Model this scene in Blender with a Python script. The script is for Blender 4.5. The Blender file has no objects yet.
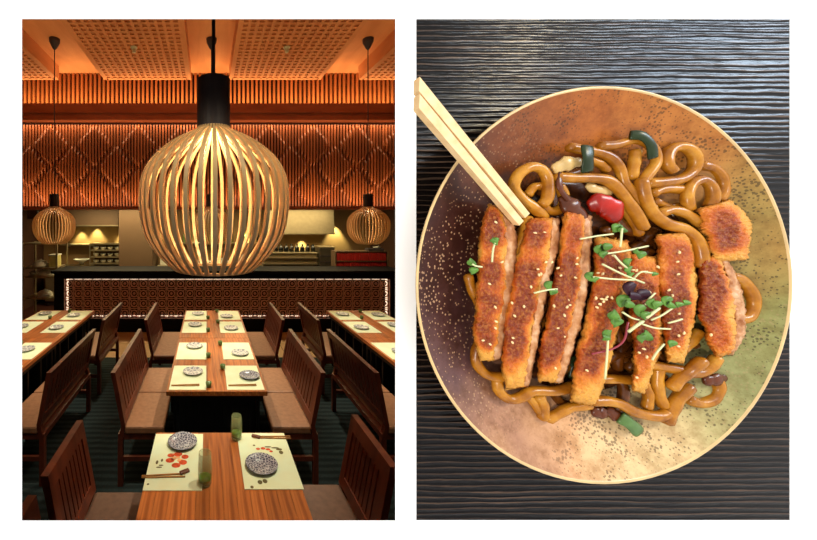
import bpy, bmesh, math, random
from mathutils import Vector, Matrix, noise
random.seed(7)
PI = math.pi
S = bpy.context.scene
COL = S.collection

# ------------------------------------------------------------------ camera
F = 350.0            # focal length in pixels of the 817 x 540 frame
CX, CY = 207.0, 220.0  # principal point (vanishing point of the dining room)
HC = 2.05            # camera height
cam = bpy.data.cameras.new('camera'); camo = bpy.data.objects.new('camera', cam); COL.objects.link(camo)
camo.location = (0, 0, HC); camo.rotation_euler = (PI/2, 0, 0)
cam.sensor_fit = 'HORIZONTAL'; cam.sensor_width = 36.0; cam.lens = 36.0*F/817.0
cam.shift_x = (408.5-CX)/817.0; cam.shift_y = -(270.0-CY)/817.0
cam.clip_start = 0.02; cam.clip_end = 100
S.camera = camo

# ------------------------------------------------------------------ world, exposure
w = bpy.data.worlds.new('World'); S.world = w; w.use_nodes = True
bg = w.node_tree.nodes['Background']; bg.inputs[0].default_value = (1, 1, 1, 1); bg.inputs[1].default_value = 1.25
S.view_settings.view_transform = 'Standard'; S.view_settings.look = 'None'
S.view_settings.exposure = 0.0; S.view_settings.gamma = 1.0; S.view_settings.use_curve_mapping = False

def aim(o, target):
    o.rotation_euler = (Vector(target)-o.location).to_track_quat('-Z', 'Y').to_euler()
def light(name, kind, loc, energy, color=(1, .8, .55), target=None, **kw):
    l = bpy.data.lights.new(name, kind); l.energy = energy; l.color = color
    for k, v in kw.items(): setattr(l, k, v)
    o = bpy.data.objects.new(name, l); COL.objects.link(o); o.location = loc
    if target is not None: aim(o, target)
    return o
WARM = (1.0, .74, .46); AMBER = (1.0, .74, .40); SOFT = (1.0, .92, .68); KIT = (1.0, .80, .42)
YW = 0.42            # front face of the white wall
# gallery spot on the dish, and a window high on the right of the entrance side
light('dish_spot', 'SPOT', (-.72, -.62, HC-.42), 52, (1, .93, .82), (.47, YW, HC-.06), spot_size=math.radians(27), spot_blend=.35, shadow_soft_size=.03)
light('entrance_window', 'AREA', (1.9, -.84, HC+.83), 36, (.66, .82, 1.0), (.475, YW, HC+.205), shape='RECTANGLE', size=1.3, size_y=.30)
light('entrance_lamp', 'AREA', (1.456, -.80, HC+.80), 11, (1, .76, .38), (.364, YW, HC+.2), shape='DISK', size=.2)
# cove strips along the back wall
light('cove_upper', 'AREA', (0, 6.22, 4.13), 40, AMBER, (0, 6.36, 4.6), shape='RECTANGLE', size=7.6, size_y=.05)
light('cove_mid', 'AREA', (0, 6.335, 3.835), 48, (1, .80, .45), (0, 6.40, 3.3), shape='RECTANGLE', size=8, size_y=.04)
light('cove_low', 'AREA', (0, 6.20, 2.31), 50, AMBER, (0, 6.42, 2.9), shape='RECTANGLE', size=7.6, size_y=.05)
# uplights washing the ceiling between the panels
for x in (-2.15, .05, 2.25):
    light('ceiling_wash', 'AREA', (x, 3.9, 3.55), 5.5, AMBER, (x, 4.3, 4.7), shape='RECTANGLE', size=.5, size_y=2.0)
# table spots from the ceiling
for x, y, t, e in ((-1.03, 4.80, (-2.0, 3.9, .75), 150), (-1.03, 4.78, (.0, 4.3, .75), 130), (1.13, 4.80, (2.1, 3.9, .75), 150), (1.13, 4.78, (.15, 3.2, .75), 150),
                (-1.0, 2.2, (.0, 2.9, .75), 110), (1.1, 2.0, (.1, 1.75, .75), 120), (-1.0, 2.0, (-2.0, 2.9, .75), 110), (1.1, 2.2, (2.1, 2.9, .75), 110)):
    light('table_spot', 'SPOT', (x, y, 4.36), e*2.9, SOFT, t , spot_size=math.radians(34), spot_blend=.8, shadow_soft_size=.06)
# added fill spots above the hatch, brightening the front of the large lamp
for x in (-.55, .65):
    light('rib_fill_spot', 'SPOT', (x, .56, 3.05), 26, SOFT, (.03, 1.45, 2.12), spot_size=math.radians(26), spot_blend=.7, shadow_soft_size=.05)
# kitchen
for px_, py_, e in ((80, 226, 6), (95.5, 223, 9), (122, 226, 7), (160, 226, 8), (200, 228, 8), (246, 230, 12), (303, 235.5, 9), (337, 221, 12), (393, 221, 12)):
    light('kitchen_spot', 'SPOT', ((px_-CX)/F*8.86, 8.86, HC+(CY-py_)/F*8.86), e*11, (1, .95, .45), ((px_-CX)/F*8.86, 8.99, .6), spot_size=math.radians(70), spot_blend=.6, shadow_soft_size=.03)
light('kitchen_ceiling_lamp', 'AREA', (-1.8, 7.6, 2.40), 60, KIT, (-1.8, 7.6, 0), shape='RECTANGLE', size=2.4, size_y=.4)
light('kitchen_ceiling_lamp', 'AREA', (1.6, 7.6, 2.40), 46, KIT, (1.6, 7.6, 0), shape='RECTANGLE', size=3.0, size_y=.4)
light('red_box_fill', 'AREA', (.4, 6.72, 2.22), 40, KIT, (.4, 6.95, 0), shape='RECTANGLE', size=6.0, size_y=.08)  # added fill light over the bar, brightening the red boxes

# ------------------------------------------------------------------ materials
def srgb(r, g, b):
    f = lambda c: c/12.92 if c <= .04045 else ((c+.055)/1.055)**2.4
    return (f(r/255), f(g/255), f(b/255), 1)
class M:
    def __init__(self, name, rough=.5, spec=.5, metal=0, base=(.5, .5, .5, 1)):
        self.m = bpy.data.materials.new(name); self.m.use_nodes = True
        self.nt = self.m.node_tree; self.b = self.nt.nodes['Principled BSDF']
        self.b.inputs['Roughness'].default_value = rough; self.b.inputs['Specular IOR Level'].default_value = spec
        self.b.inputs['Metallic'].default_value = metal; self.b.inputs['Base Color'].default_value = base
        self._co = None
    def n(self, t, **kw):
        nd = self.nt.nodes.new(t)
        for k, v in kw.items(): setattr(nd, k, v)
        return nd
    def l(self, a, b): self.nt.links.new(a, b)
    def co(self, scale=(1, 1, 1), rot=(0, 0, 0)):
        if not self._co: self._co = self.n('ShaderNodeTexCoord')
        mp = self.n('ShaderNodeMapping'); mp.inputs['Scale'].default_value = scale; mp.inputs['Rotation'].default_value = rot
        self.l(self._co.outputs['Object'], mp.inputs[0]); return mp.outputs[0]
    def noise(self, vec, scale, detail=3, rough=.5, dist=0):
        nd = self.n('ShaderNodeTexNoise'); nd.inputs['Scale'].default_value = scale; nd.inputs['Detail'].default_value = detail
        nd.inputs['Roughness'].default_value = rough; nd.inputs['Distortion'].default_value = dist
        self.l(vec, nd.inputs['Vector']); return nd.outputs['Fac']
    def ramp(self, fac, stops, interp='LINEAR'):
        r = self.n('ShaderNodeValToRGB'); r.color_ramp.interpolation = interp; e = r.color_ramp.elements
        while len(e) < len(stops): e.new(.5)
        for i, (p, c) in enumerate(stops): e[i].position = p; e[i].color = c
        self.l(fac, r.inputs[0]); return r.outputs[0]
    def mix(self, fac, a, b, mode='MIX'):
        x = self.n('ShaderNodeMix', data_type='RGBA', blend_type=mode)
        for s, v in ((0, fac), (6, a), (7, b)):
            if hasattr(v, 'default_value') or hasattr(v, 'is_output'): self.l(v, x.inputs[s])
            else: x.inputs[s].default_value = v
        return x.outputs[2]
    def math(self, op, a, b=0.0):
        x = self.n('ShaderNodeMath', operation=op)
        for s, v in ((0, a), (1, b)):
            if isinstance(v, (int, float)): x.inputs[s].default_value = v
            else: self.l(v, x.inputs[s])
        return x.outputs[0]
    def col(self, c): self.l(c, self.b.inputs['Base Color'])
    def bump(self, h, strength=.3, dist=.01):
        x = self.n('ShaderNodeBump'); x.inputs['Strength'].default_value = strength; x.inputs['Distance'].default_value = dist
        self.l(h, x.inputs['Height']); self.l(x.outputs[0], self.b.inputs['Normal'])
    def emit(self, c, s): self.b.inputs['Emission Color'].default_value = c; self.b.inputs['Emission Strength'].default_value = s

def plain(name, c, rough=.5, spec=.5, metal=0, var=.15, scale=12, bump=0):
    m = M(name, rough, spec, metal)
    nz = m.noise(m.co(), scale, 4)
    lo = tuple(v*(1-var) for v in c[:3])+(1,); hi = tuple(min(1, v*(1+var)) for v in c[:3])+(1,)
    m.col(m.ramp(nz, [(.3, lo), (.7, hi)]))
    if bump: m.bump(nz, bump, .004)
    return m.m
def wood(name, c1, c2, grain=(30, 2, 30), rough=.45, vary=.0, spec=.4):
    m = M(name, rough, spec)
    v = m.co(grain); nz = m.noise(v, 1.0, 5, .6, .6)
    c = m.ramp(nz, [(.28, c1), (.72, c2)])
    if vary:
        oi = m.n('ShaderNodeObjectInfo'); k = m.ramp(oi.outputs['Random'], [(0, (1-vary,)*3+(1,)), (1, (1+vary*.6,)*3+(1,))])
        c = m.mix(1.0, c, k, 'MULTIPLY')
    m.col(c); m.bump(nz, .12, .002); return m.m
MT = {}
MT['white'] = plain('white_plaster', (.96, .96, .96, 1), .9, .1, var=.01)
MT['pale_floor'] = plain('pale_floor', (.8, .8, .79, 1), .6, .3, var=.03)
MT['chair'] = wood('chair_wood', srgb(70, 30, 20), srgb(122, 58, 36), (8, 8, 2.5), .38, .12)
MT['tabletop'] = wood('table_wood', srgb(124, 56, 22), srgb(214, 128, 64), (34, 1.6, 34), .35, .3)
MT['black'] = plain('black_paint', srgb(66, 57, 57), .5, .3)
MT['barblack'] = plain('bar_black', srgb(20, 19, 21), .6, .12)
MT['tablebase'] = plain('table_base_black', srgb(26, 27, 30), .55, .3)
MT['seat'] = plain('seat_leather', srgb(150, 104, 74), .5, .35, scale=30, bump=.1)
MT['seat_dark'] = plain('seat_leather_dark', srgb(104, 76, 62), .5, .35, scale=30, bump=.1)
MT['rib'] = wood('rib_birch', srgb(206, 160, 104), srgb(240, 205, 150), (6, 6, 2), .45)
MT['ceil'] = wood('ceiling_wood', srgb(206, 130, 78), srgb(226, 152, 96), (5, 1, 5), .6, 0, .2)
MT['cpanel'] = wood('ceiling_panel_wood', srgb(196, 122, 74), srgb(214, 142, 90), (6, 2, 6), .6, 0, .2)
MT['chole'] = plain('ceiling_recess', srgb(180, 110, 66), .7, .1)
MT['slat'] = wood('slat_wood', srgb(160, 84, 42), srgb(206, 122, 64), (10, 10, .5), .5, .18, .25)
MT['slat2'] = wood('relief_slat_wood', srgb(112, 50, 26), srgb(164, 86, 44), (10, 10, .5), .5, .25, .25)
MT['backing'] = plain('slat_backing', srgb(58, 26, 18), .7, .2)
MT['beam'] = wood('beam_wood', srgb(162, 80, 48), srgb(190, 102, 62), (2, 8, 8), .5)
MT['copper'] = plain('lattice_copper', srgb(236, 182, 158), .5, .4, 0)
MT['latback'] = plain('lattice_backing', srgb(26, 10, 10), .7, .2)
MT['steel'] = plain('brushed_steel', srgb(176, 160, 128), .46, .5, .9, var=.06)
MT['kwall'] = plain('kitchen_wall', srgb(136, 106, 70), .6, .3, var=.06, scale=3)
MT['kpillar'] = plain('kitchen_pillar', srgb(96, 74, 54), .6, .3, var=.06, scale=3)
MT['kceil'] = plain('kitchen_ceiling', srgb(120, 84, 58), .7, .2, var=.05)
MT['darkwall'] = plain('dark_wall', srgb(70, 46, 34), .7, .2, var=.1, scale=3)
MT['crock'] = plain('white_crockery', srgb(215, 212, 196), .3, .5, var=.03)
MT['bottle'] = plain('dark_bottle', srgb(20, 22, 18), .15, .6)
MT['redbook'] = plain('red_cover', srgb(176, 40, 34), .45, .4, var=.1)
MT['ivory'] = plain('ivory_light', srgb(200, 190, 150), .4)
MT['tile'] = None
def led(name, c, s):
    m = M(name, .5); m.emit(c, s); m.b.inputs['Base Color'].default_value = c; return m.m
MT['led'] = led('led_strip', (1, .72, .5, 1), 1.7)
MT['bulb'] = led('bulb_glow', (1, .72, .36, 1), 10.0)
# carpet
m = M('dark_carpet', .95, .1); v = m.co((1, 1, 1)); wv = m.n('ShaderNodeTexWave', wave_type='BANDS', bands_direction='Y')
wv.inputs['Scale'].default_value = 4.2; wv.inputs['Distortion'].default_value = 1.2; wv.inputs['Detail'].default_value = 3; m.l(v, wv.inputs['Vector'])
nz = m.noise(v, 60, 3); m.col(m.mix(m.ramp(nz, [(.3, (0, 0, 0, 1)), (.7, (.6, .6, .6, 1))]), m.ramp(wv.outputs['Fac'], [(.2, srgb(28, 38, 40)), (.8, srgb(48, 60, 62))]), srgb(40, 44, 42))); m.bump(nz, .4, .004)
MT['carpet'] = m.m
m = M('stone_tile', .5, .4); nz = m.noise(m.co(), 5, 5); m.col(m.ramp(nz, [(.3, srgb(190, 160, 118)), (.7, srgb(212, 182, 138))])); MT['stone'] = m.m
m = M('placemat_paper', .8, .2); nz = m.noise(m.co(), 7, 3); m.col(m.ramp(nz, [(.3, srgb(228, 230, 190)), (.7, srgb(228, 242, 210))])); MT['mat'] = m.m
# patterned plate
m = M('blue_patterned_plate', .25, .5); v = m.co((1, 1, 1)); vo = m.n('ShaderNodeTexVoronoi', feature='DISTANCE_TO_EDGE'); vo.inputs['Scale'].default_value = 75; m.l(v, vo.inputs['Vector'])
m.col(m.ramp(vo.outputs['Distance'], [(.03, srgb(196, 196, 204)), (.13, srgb(74, 74, 92))])); MT['plate'] = m.m
m = M('pale_plate', .25, .5); vo = m.n('ShaderNodeTexVoronoi', feature='DISTANCE_TO_EDGE'); vo.inputs['Scale'].default_value = 34; m.l(m.co(), vo.inputs['Vector'])
m.col(m.ramp(vo.outputs['Distance'], [(.08, srgb(216, 214, 206)), (.2, srgb(150, 152, 160))])); MT['plate2'] = m.m
m = M('tinted_glass', .06, .5); nz = m.noise(m.co(), 20, 2); m.col(m.ramp(nz, [(.3, srgb(176, 186, 130)), (.7, srgb(196, 204, 150))])); m.b.inputs['Alpha'].default_value = .32; MT['glass'] = m.m
MT['greenfill'] = plain('green_drink', srgb(96, 150, 44), .3)
MT['print_red'] = plain('print_red', srgb(206, 84, 50), .8, .1, var=.35, scale=60)
MT['print_dark'] = plain('print_dark', srgb(110, 100, 66), .8, .1)
MT['stick_brown'] = plain('chopstick_lacquer', srgb(176, 120, 60), .4)
MT['rest'] = plain('rest_brown', srgb(100, 48, 26), .4)

# ------------------------------------------------------------------ mesh helpers
class MB:
    def __init__(self): self.v = []; self.f = []; self.mi = []
    def add(self, vs, fs, mi=0):
        o = len(self.v); self.v += [tuple(p) for p in vs]; self.f += [tuple(i+o for i in q) for q in fs]; self.mi += [mi]*len(fs); return self
    def box(self, x0, x1, y0, y1, z0, z1, mi=0, mat=None):
        vs = [(x0, y0, z0), (x1, y0, z0), (x1, y1, z0), (x0, y1, z0), (x0, y0, z1), (x1, y0, z1), (x1, y1, z1), (x0, y1, z1)]
        if mat is not None: vs = [mat @ Vector(p) for p in vs]
        return self.add(vs, [(0, 3, 2, 1), (4, 5, 6, 7), (0, 1, 5, 4), (1, 2, 6, 5), (2, 3, 7, 6), (3, 0, 4, 7)], mi)
    def rbox(self, x0, x1, y0, y1, z0, z1, r, seg=2, mi=0):
        bm = bmesh.new(); t = MB().box(x0, x1, y0, y1, z0, z1); vv = [bm.verts.new(p) for p in t.v]
        for q in t.f: bm.faces.new([vv[i] for i in q])
        bmesh.ops.bevel(bm, geom=bm.edges[:], offset=r, segments=seg, profile=.5, affect='EDGES')
        bm.verts.index_update(); self.add([p.co[:] for p in bm.verts], [[x.index for x in q.verts] for q in bm.faces], mi); bm.free(); return self
    def hexa(self, b, t, mi=0):   # bottom quad, top quad
        return self.add(list(b)+list(t), [(0, 3, 2, 1), (4, 5, 6, 7), (0, 1, 5, 4), (1, 2, 6, 5), (2, 3, 7, 6), (3, 0, 4, 7)], mi)
    def lathe(self, prof, n=24, cap0=False, cap1=False, mi=0):
        vs = []; fs = []
        for r, z in prof:
            for i in range(n): a = 2*PI*i/n; vs.append((r*math.cos(a), r*math.sin(a), z))
        for k in range(len(prof)-1):
            for i in range(n): j = (i+1) % n; fs.append((k*n+i, k*n+j, (k+1)*n+j, (k+1)*n+i))
        if cap0: fs.append(tuple(range(n))[::-1])
        if cap1: fs.append(tuple(range((len(prof)-1)*n, len(prof)*n)))
        return self.add(vs, fs, mi)
    def tube(self, pts, rad, n=8, caps=True, mi=0, flat=1.0, up=None):
        pts = [Vector(p) for p in pts]; vs = []; fs = []; N = len(pts); u = None
        for i, p in enumerate(pts):
            t = (pts[min(i+1, N-1)]-pts[max(i-1, 0)]).normalized()
            if u is None: u = Vector(up) if up else t.orthogonal()
            u = (u-t*u.dot(t)).normalized(); b = t.cross(u)
            r = rad(i/(N-1)) if callable(rad) else rad
            for k in range(n): a = 2*PI*k/n; vs.append(p+u*(r*math.cos(a)*flat)+b*(r*math.sin(a)))
        for i in range(N-1):
            for k in range(n): j = (k+1) % n; fs.append((i*n+k, i*n+j, (i+1)*n+j, (i+1)*n+k))
        if caps: fs.append(tuple(range(n))[::-1]); fs.append(tuple(range((N-1)*n, N*n)))
        return self.add(vs, fs, mi)
    def mesh(self, name, mats, smooth=False):
        me = bpy.data.meshes.new(name); me.from_pydata(self.v, [], self.f)
        for m in (mats if isinstance(mats, (list, tuple)) else [mats]): me.materials.append(m)
        me.polygons.foreach_set('material_index', self.mi)
        if smooth: me.polygons.foreach_set('use_smooth', [True]*len(self.f))
        me.update(); return me
    def obj(self, name, mats, parent=None, loc=(0, 0, 0), smooth=False): return link(name, self.mesh(name, mats, smooth), parent, loc)
def link(name, me, parent=None, loc=(0, 0, 0), rot=(0, 0, 0)):
    o = bpy.data.objects.new(name, me); COL.objects.link(o); o.location = loc; o.rotation_euler = rot
    if parent is not None: o.parent = parent
    return o
def tag(o, label, cat, group=None):
    o['label'] = label; o['category'] = cat
    if group: o['group'] = group
    return o
def thing(name, label, cat, loc=(0, 0, 0), rz=0, group=None):
    return tag(link(name, None, None, loc, (0, 0, rz)), label, cat, group)
def struct(o): o['kind'] = 'structure'; return o
def dup(root, loc, rz=0, label=None, group=None):
    r = root.copy(); COL.objects.link(r); r.location = loc; r.rotation_euler = (0, 0, rz)
    if label: r['label'] = label
    if group: r['group'] = group
    for ch in list(root.children):
        c = ch.copy(); COL.objects.link(c); c.parent = r
        for g in list(ch.children):
            d = g.copy(); COL.objects.link(d); d.parent = c
    return r
def P(px, py, y):     # pixel at depth y
    return Vector(((px-CX)/F*y, y, HC+(CY-py)/F*y))
def T(px, py, z=.75):  # pixel on a horizontal plane at height z
    y = F*(HC-z)/(py-CY); return Vector(((px-CX)/F*y, y, z))
def spline(pts, k=6):
    pts = [Vector(p) for p in pts]; out = []
    q = [pts[0]*2-pts[1]]+pts+[pts[-1]*2-pts[-2]]
    for i in range(1, len(q)-2):
        a, b, c, d = q[i-1], q[i], q[i+1], q[i+2]
        for s in range(k):
            t = s/k; out.append(.5*((2*b)+(c-a)*t+(2*a-5*b+4*c-d)*t*t+(3*b-a-3*c+d)*t**3))
    out.append(pts[-1]); return out

# ================================================================== THE SETTING
WX = 4.2
# white wall: a splayed hatch to the dining room, and a recess for the tabletop board
hx0, hx1 = (22-CX)/F*YW, (395.3-CX)/F*YW; hz0, hz1 = HC+(CY-520.5)/F*YW, HC+(CY-19)/F*YW
bx0, bx1 = (416.2-CX)/F*YW, (790-CX)/F*YW
b = MB(); yb = YW+.06
xs = [-5.2, hx0, hx1, bx0, bx1, 5.2]; zs = [0, hz0, hz1, 5.2]
gv = {}
for i, x in enumerate(xs):
    for k, z in enumerate(zs): gv[i, k] = len(b.v); b.v.append((x, YW, z))
for i in range(5):
    for k in range(3):
        if k == 1 and i in (1, 3): continue
        b.f.append((gv[i, k], gv[i+1, k], gv[i+1, k+1], gv[i, k+1])); b.mi.append(0)
sp = .13   # splay of the hatch towards the room
bv = {}
X2 = [-5.2, hx0-sp, hx1+sp, 5.2]; Z2 = [0, hz0-sp, hz1+sp, 5.2]
for i, x in enumerate(X2):
    for k, z in enumerate(Z2): bv[i, k] = len(b.v); b.v.append((x, yb, z))
for i in range(3):
    for k in range(3):
        if i == 1 and k == 1: continue
        b.f.append((bv[i, k], bv[i, k+1], bv[i+1, k+1], bv[i+1, k])); b.mi.append(1)
fr = [gv[1, 1], gv[2, 1], gv[2, 2], gv[1, 2]]; bk = [bv[1, 1], bv[2, 1], bv[2, 2], bv[1, 2]]
for i in range(4): j = (i+1) % 4; b.f.append((fr[i], bk[i], bk[j], fr[j])); b.mi.append(1)
b.box(bx0, bx1, YW+.019, YW+.022, hz0, hz1, 0)
for (x0, x1, z0, z1) in ((bx0-.003, bx0, hz0, hz1), (bx1, bx1+.003, hz0, hz1), (bx0, bx1, hz0-.003, hz0), (bx0, bx1, hz1, hz1+.003)):
    b.box(x0, x1, YW+.0005, YW+.022, z0, z1, 0)
struct(b.obj('wall_front', [MT['white'], MT['darkwall']]))
struct(MB().box(-5.2, 5.2, -4, YW, -.1, 0).obj('floor_entrance', MT['pale_floor']))
struct(MB().box(-WX, WX, yb, 5.22, -.1, 0).obj('floor', MT['carpet']))
fs = struct(MB().box(-WX, WX, 5.22, 9.0, -.1, -.012).obj('floor_tiled', MT['backing']))
tl = MB().rbox(-.296, .296, -.296, .296, -.012, 0, .003, 1).mesh('tile', MT['stone'])
for i in range(14):
    for k in range(3): link('tile', tl, fs, (-3.9+.6*i, 5.52+.6*k, 0))
struct(MB().box(-WX-.1, -WX, yb, 9.1, -.1, 4.9).obj('wall_left', MT['darkwall']))
struct(MB().box(WX, WX+.1, yb, 9.1, -.1, 4.9).obj('wall_right', MT['darkwall']))
ceil = struct(MB().box(-WX, WX, yb, 6.6, 4.74, 4.9).obj('ceiling', MT['ceil']))
# ceiling panels with square recesses
def ceiling_panel(x0, x1, y0, y1, z0=4.50, z1=4.738, pitch=.1):
    b = MB(); nx = max(2, round((x1-x0-.1)/pitch)); ny = round((y1-y0-.12)/pitch)
    mx = (x1-x0-nx*pitch)/2; my = (y1-y0-ny*pitch)/2; hz = z0+.014
    b.box(x0, x1, y0, y1, hz, z1)
    b.f.pop(0); b.mi.pop(0)
    # lower lattice: bars along y and cross pieces
    bar = .042
    edges_x = [x0]+[x0+mx+pitch*i for i in range(nx+1)]+[x1]
    b.box(x0, x0+mx+bar/2, y0, y1, z0, hz); b.box(x1-mx-bar/2, x1, y0, y1, z0, hz)
    b.box(x0+mx, x1-mx, y0, y0+my+bar/2, z0, hz); b.box(x0+mx, x1-mx, y1-my-bar/2, y1, z0, hz)
    for i in range(1, nx): x = x0+mx+pitch*i; b.box(x-bar/2, x+bar/2, y0+my, y1-my, z0, hz)
    for k in range(1, ny):
        y = y0+my+pitch*k
        for i in range(nx):
            xa = x0+mx+pitch*i+bar/2; b.box(xa, xa+pitch-bar, y-bar/2, y+bar/2, z0, hz)
    b.box(x0+.01, x1-.01, y0+.01, y1-.01, hz, hz+.004, 1)
    return b.obj('ceiling_panel', [MT['cpanel'], MT['chole']], ceil)
for x0, x1 in ((-4.12, -2.59), (-1.80, -.28), (.39, 1.98), (2.65, 4.17)): ceiling_panel(x0, x1, 2.7, 6.12)
# back wall above the open kitchen: upper slats, beam, relief slats
wb = struct(MB().box(-WX, WX, 6.50, 6.6, 2.26, 4.74).obj('wall_back', MT['backing']))
us = MB().box(-.02, .02, 6.40, 6.50, 4.10, 4.738).mesh('slat', MT['slat'])
for i in range(104): link('slat', us, wb, (-4.13+.08*i, 0, 0))
struct(MB().rbox(-WX, WX, 6.14, 6.498, 3.93, 4.10, .006).box(-WX, WX, 6.17, 6.498, 3.875, 3.9299).rbox(-WX, WX, 6.14, 6.30, 3.805, 3.8749, .005).obj('trim_beam', MT['beam']))
struct(MB().box(-WX, WX, 6.16, 6.498, 2.235, 2.259).box(-WX, WX, 6.15, 6.17, 2.235, 2.29).obj('trim_soffit', MT['beam']))
PT = .0555
for i in range(150):
    x = -4.14+PT*i; prof = []
    NZ = 30
    for k in range(NZ+1):
        z = 2.30+1.5*k/NZ
        # diamonds stand proud of the wall
        dmd = 0
        for row, zc in ((0, 2.62), (1, 3.02), (0, 3.42)):
            u = (x+.06+(.40 if row else 0)) % .80-.40
            dd = 1-abs(u)/.34-abs(z-zc)/.40
            if dd > 0: dmd = max(dmd, min(1, dd*7))
        prof.append((z, 6.43-.035*dmd))
    b = MB(); hw = .014; n = len(prof)
    vs = [];
    for z, y in prof: vs += [(-hw, y, z), (hw, y, z), (hw, 6.498, z), (-hw, 6.498, z)]
    fs_ = [(0, 3, 2, 1), ((n-1)*4, (n-1)*4+1, (n-1)*4+2, (n-1)*4+3)]
    for k in range(n-1):
        a = k*4; c = a+4
        fs_ += [(a, a+1, c+1, c), (a+1, a+2, c+2, c+1), (a+3, a, c, c+3)]
    b.add(vs, fs_); b.obj('slat', MT['slat2'], wb, (x, 0, 0))
# kitchen shell
struct(MB().box(-WX, WX, 9.0, 9.1, -.1, 2.6).obj('wall_kitchen', MT['kwall']))
struct(MB().box(-WX, WX, 6.6, 9.0, 2.5, 2.6).obj('ceiling_kitchen', MT['kceil']))
struct(MB().rbox(-2.02, -1.25, 8.0, 8.98, 0, 2.498, .01).obj('pillar', MT['kpillar']))

# ================================================================== BAR COUNTER
YB = 6.40
bar = thing('bar_counter', 'long black bar counter with backlit copper lattice front', 'bar', (0, YB, 0))
def bz(py): return HC+(CY-py)/F*YB
def bxx(px): return (px-CX)/F*YB
L0, L1 = bxx(63.5), bxx(391); ztop = bz(270.5)
MB().rbox(bxx(52), 3.62, -.06, .62, ztop-.05, ztop, .006).obj('countertop', MT['barblack'], bar)
fr = MB(); g_ = .05
fr.box(bxx(54), L0, 0, .028, 0, ztop-.05); fr.box(L1, 3.55, 0, .028, 0, ztop-.05)
fr.box(L0, L1, 0, .028, bz(279), ztop-.05); fr.box(L0, L1, 0, .028, 0, bz(319))
fr.box(bxx(54), L0-g_, .028, .5, 0, ztop-.05); fr.box(L1+g_, 3.55, .028, .5, 0, ztop-.05)
fr.box(L0-g_, L1+g_, .028, .5, bz(279)+g_, ztop-.05); fr.box(L0-g_, L1+g_, .028, .5, 0, bz(319)-g_)
fr.box(L0-g_, L1+g_, .12, .5, bz(319)-g_, bz(279)+g_, 1)
fr.obj('frame', [MT['barblack'], MT['latback']], bar)
NC, NR = 35, 4; tw = (L1-L0)/NC; th = (bz(279)-bz(319))/NR
t = MB(); hw, hh = tw/2, th/2; s = .005; d0, d1 = .03, .055
for (x0, x1, z0, z1) in ((-hw, hw, hh-s, hh), (-hw, hw, -hh, -hh+s), (-hw, -hw+s, -hh+s, hh-s), (hw-s, hw, -hh+s, hh-s)): t.box(x0, x1, d0, d1, z0, z1)
def ring(t, r0, r1, n, d0, d1):
    vs = []; fs = []
    for i in range(n):
        a = 2*PI*i/n
        for r, d in ((r0, d0), (r1, d0), (r0, d1), (r1, d1)): vs.append((r*math.cos(a), d, r*math.sin(a)))
    for i in range(n):
        a = i*4; c = ((i+1) % n)*4; fs += [(a, a+1, c+1, c), (a+1, a+3, c+3, c+1), (a, c, c+2, a+2)]
    t.add(vs, fs)
ring(t, .050, .068, 16, d0, d1)
for k in range(4):
    mtx = Matrix.Rotation(k*PI/2+PI/4, 4, 'Y'); t.box(.066, .108, d0, d1, -.006, .006, 0, mtx)
    mtx = Matrix.Rotation(k*PI/2, 4, 'Y'); t.box(.0, .024, d0, d1, -.012, .012, 0, mtx)
tm = t.mesh('lattice_tile', MT['copper'])
for i in range(NC):
    for k in range(NR): link('lattice_tile', tm, bar, (L0+tw*(i+.5), 0, bz(319)+th*(k+.5)))
ld = MB(); zb_, zt_ = bz(319), bz(279)
for (xa, xb, za, zb2) in ((L0+.012, L0+.045, zb_+.012, zt_-.012), (L1-.045, L1-.012, zb_+.012, zt_-.012), (L0+.05, L1-.05, zt_-.026, zt_-.014), (L0+.05, L1-.05, zb_+.014, zb_+.034)): 
    o = MB().box(xa, xb, .105, .119, za, zb2).obj('led_strip', MT['led'], bar)

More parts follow.
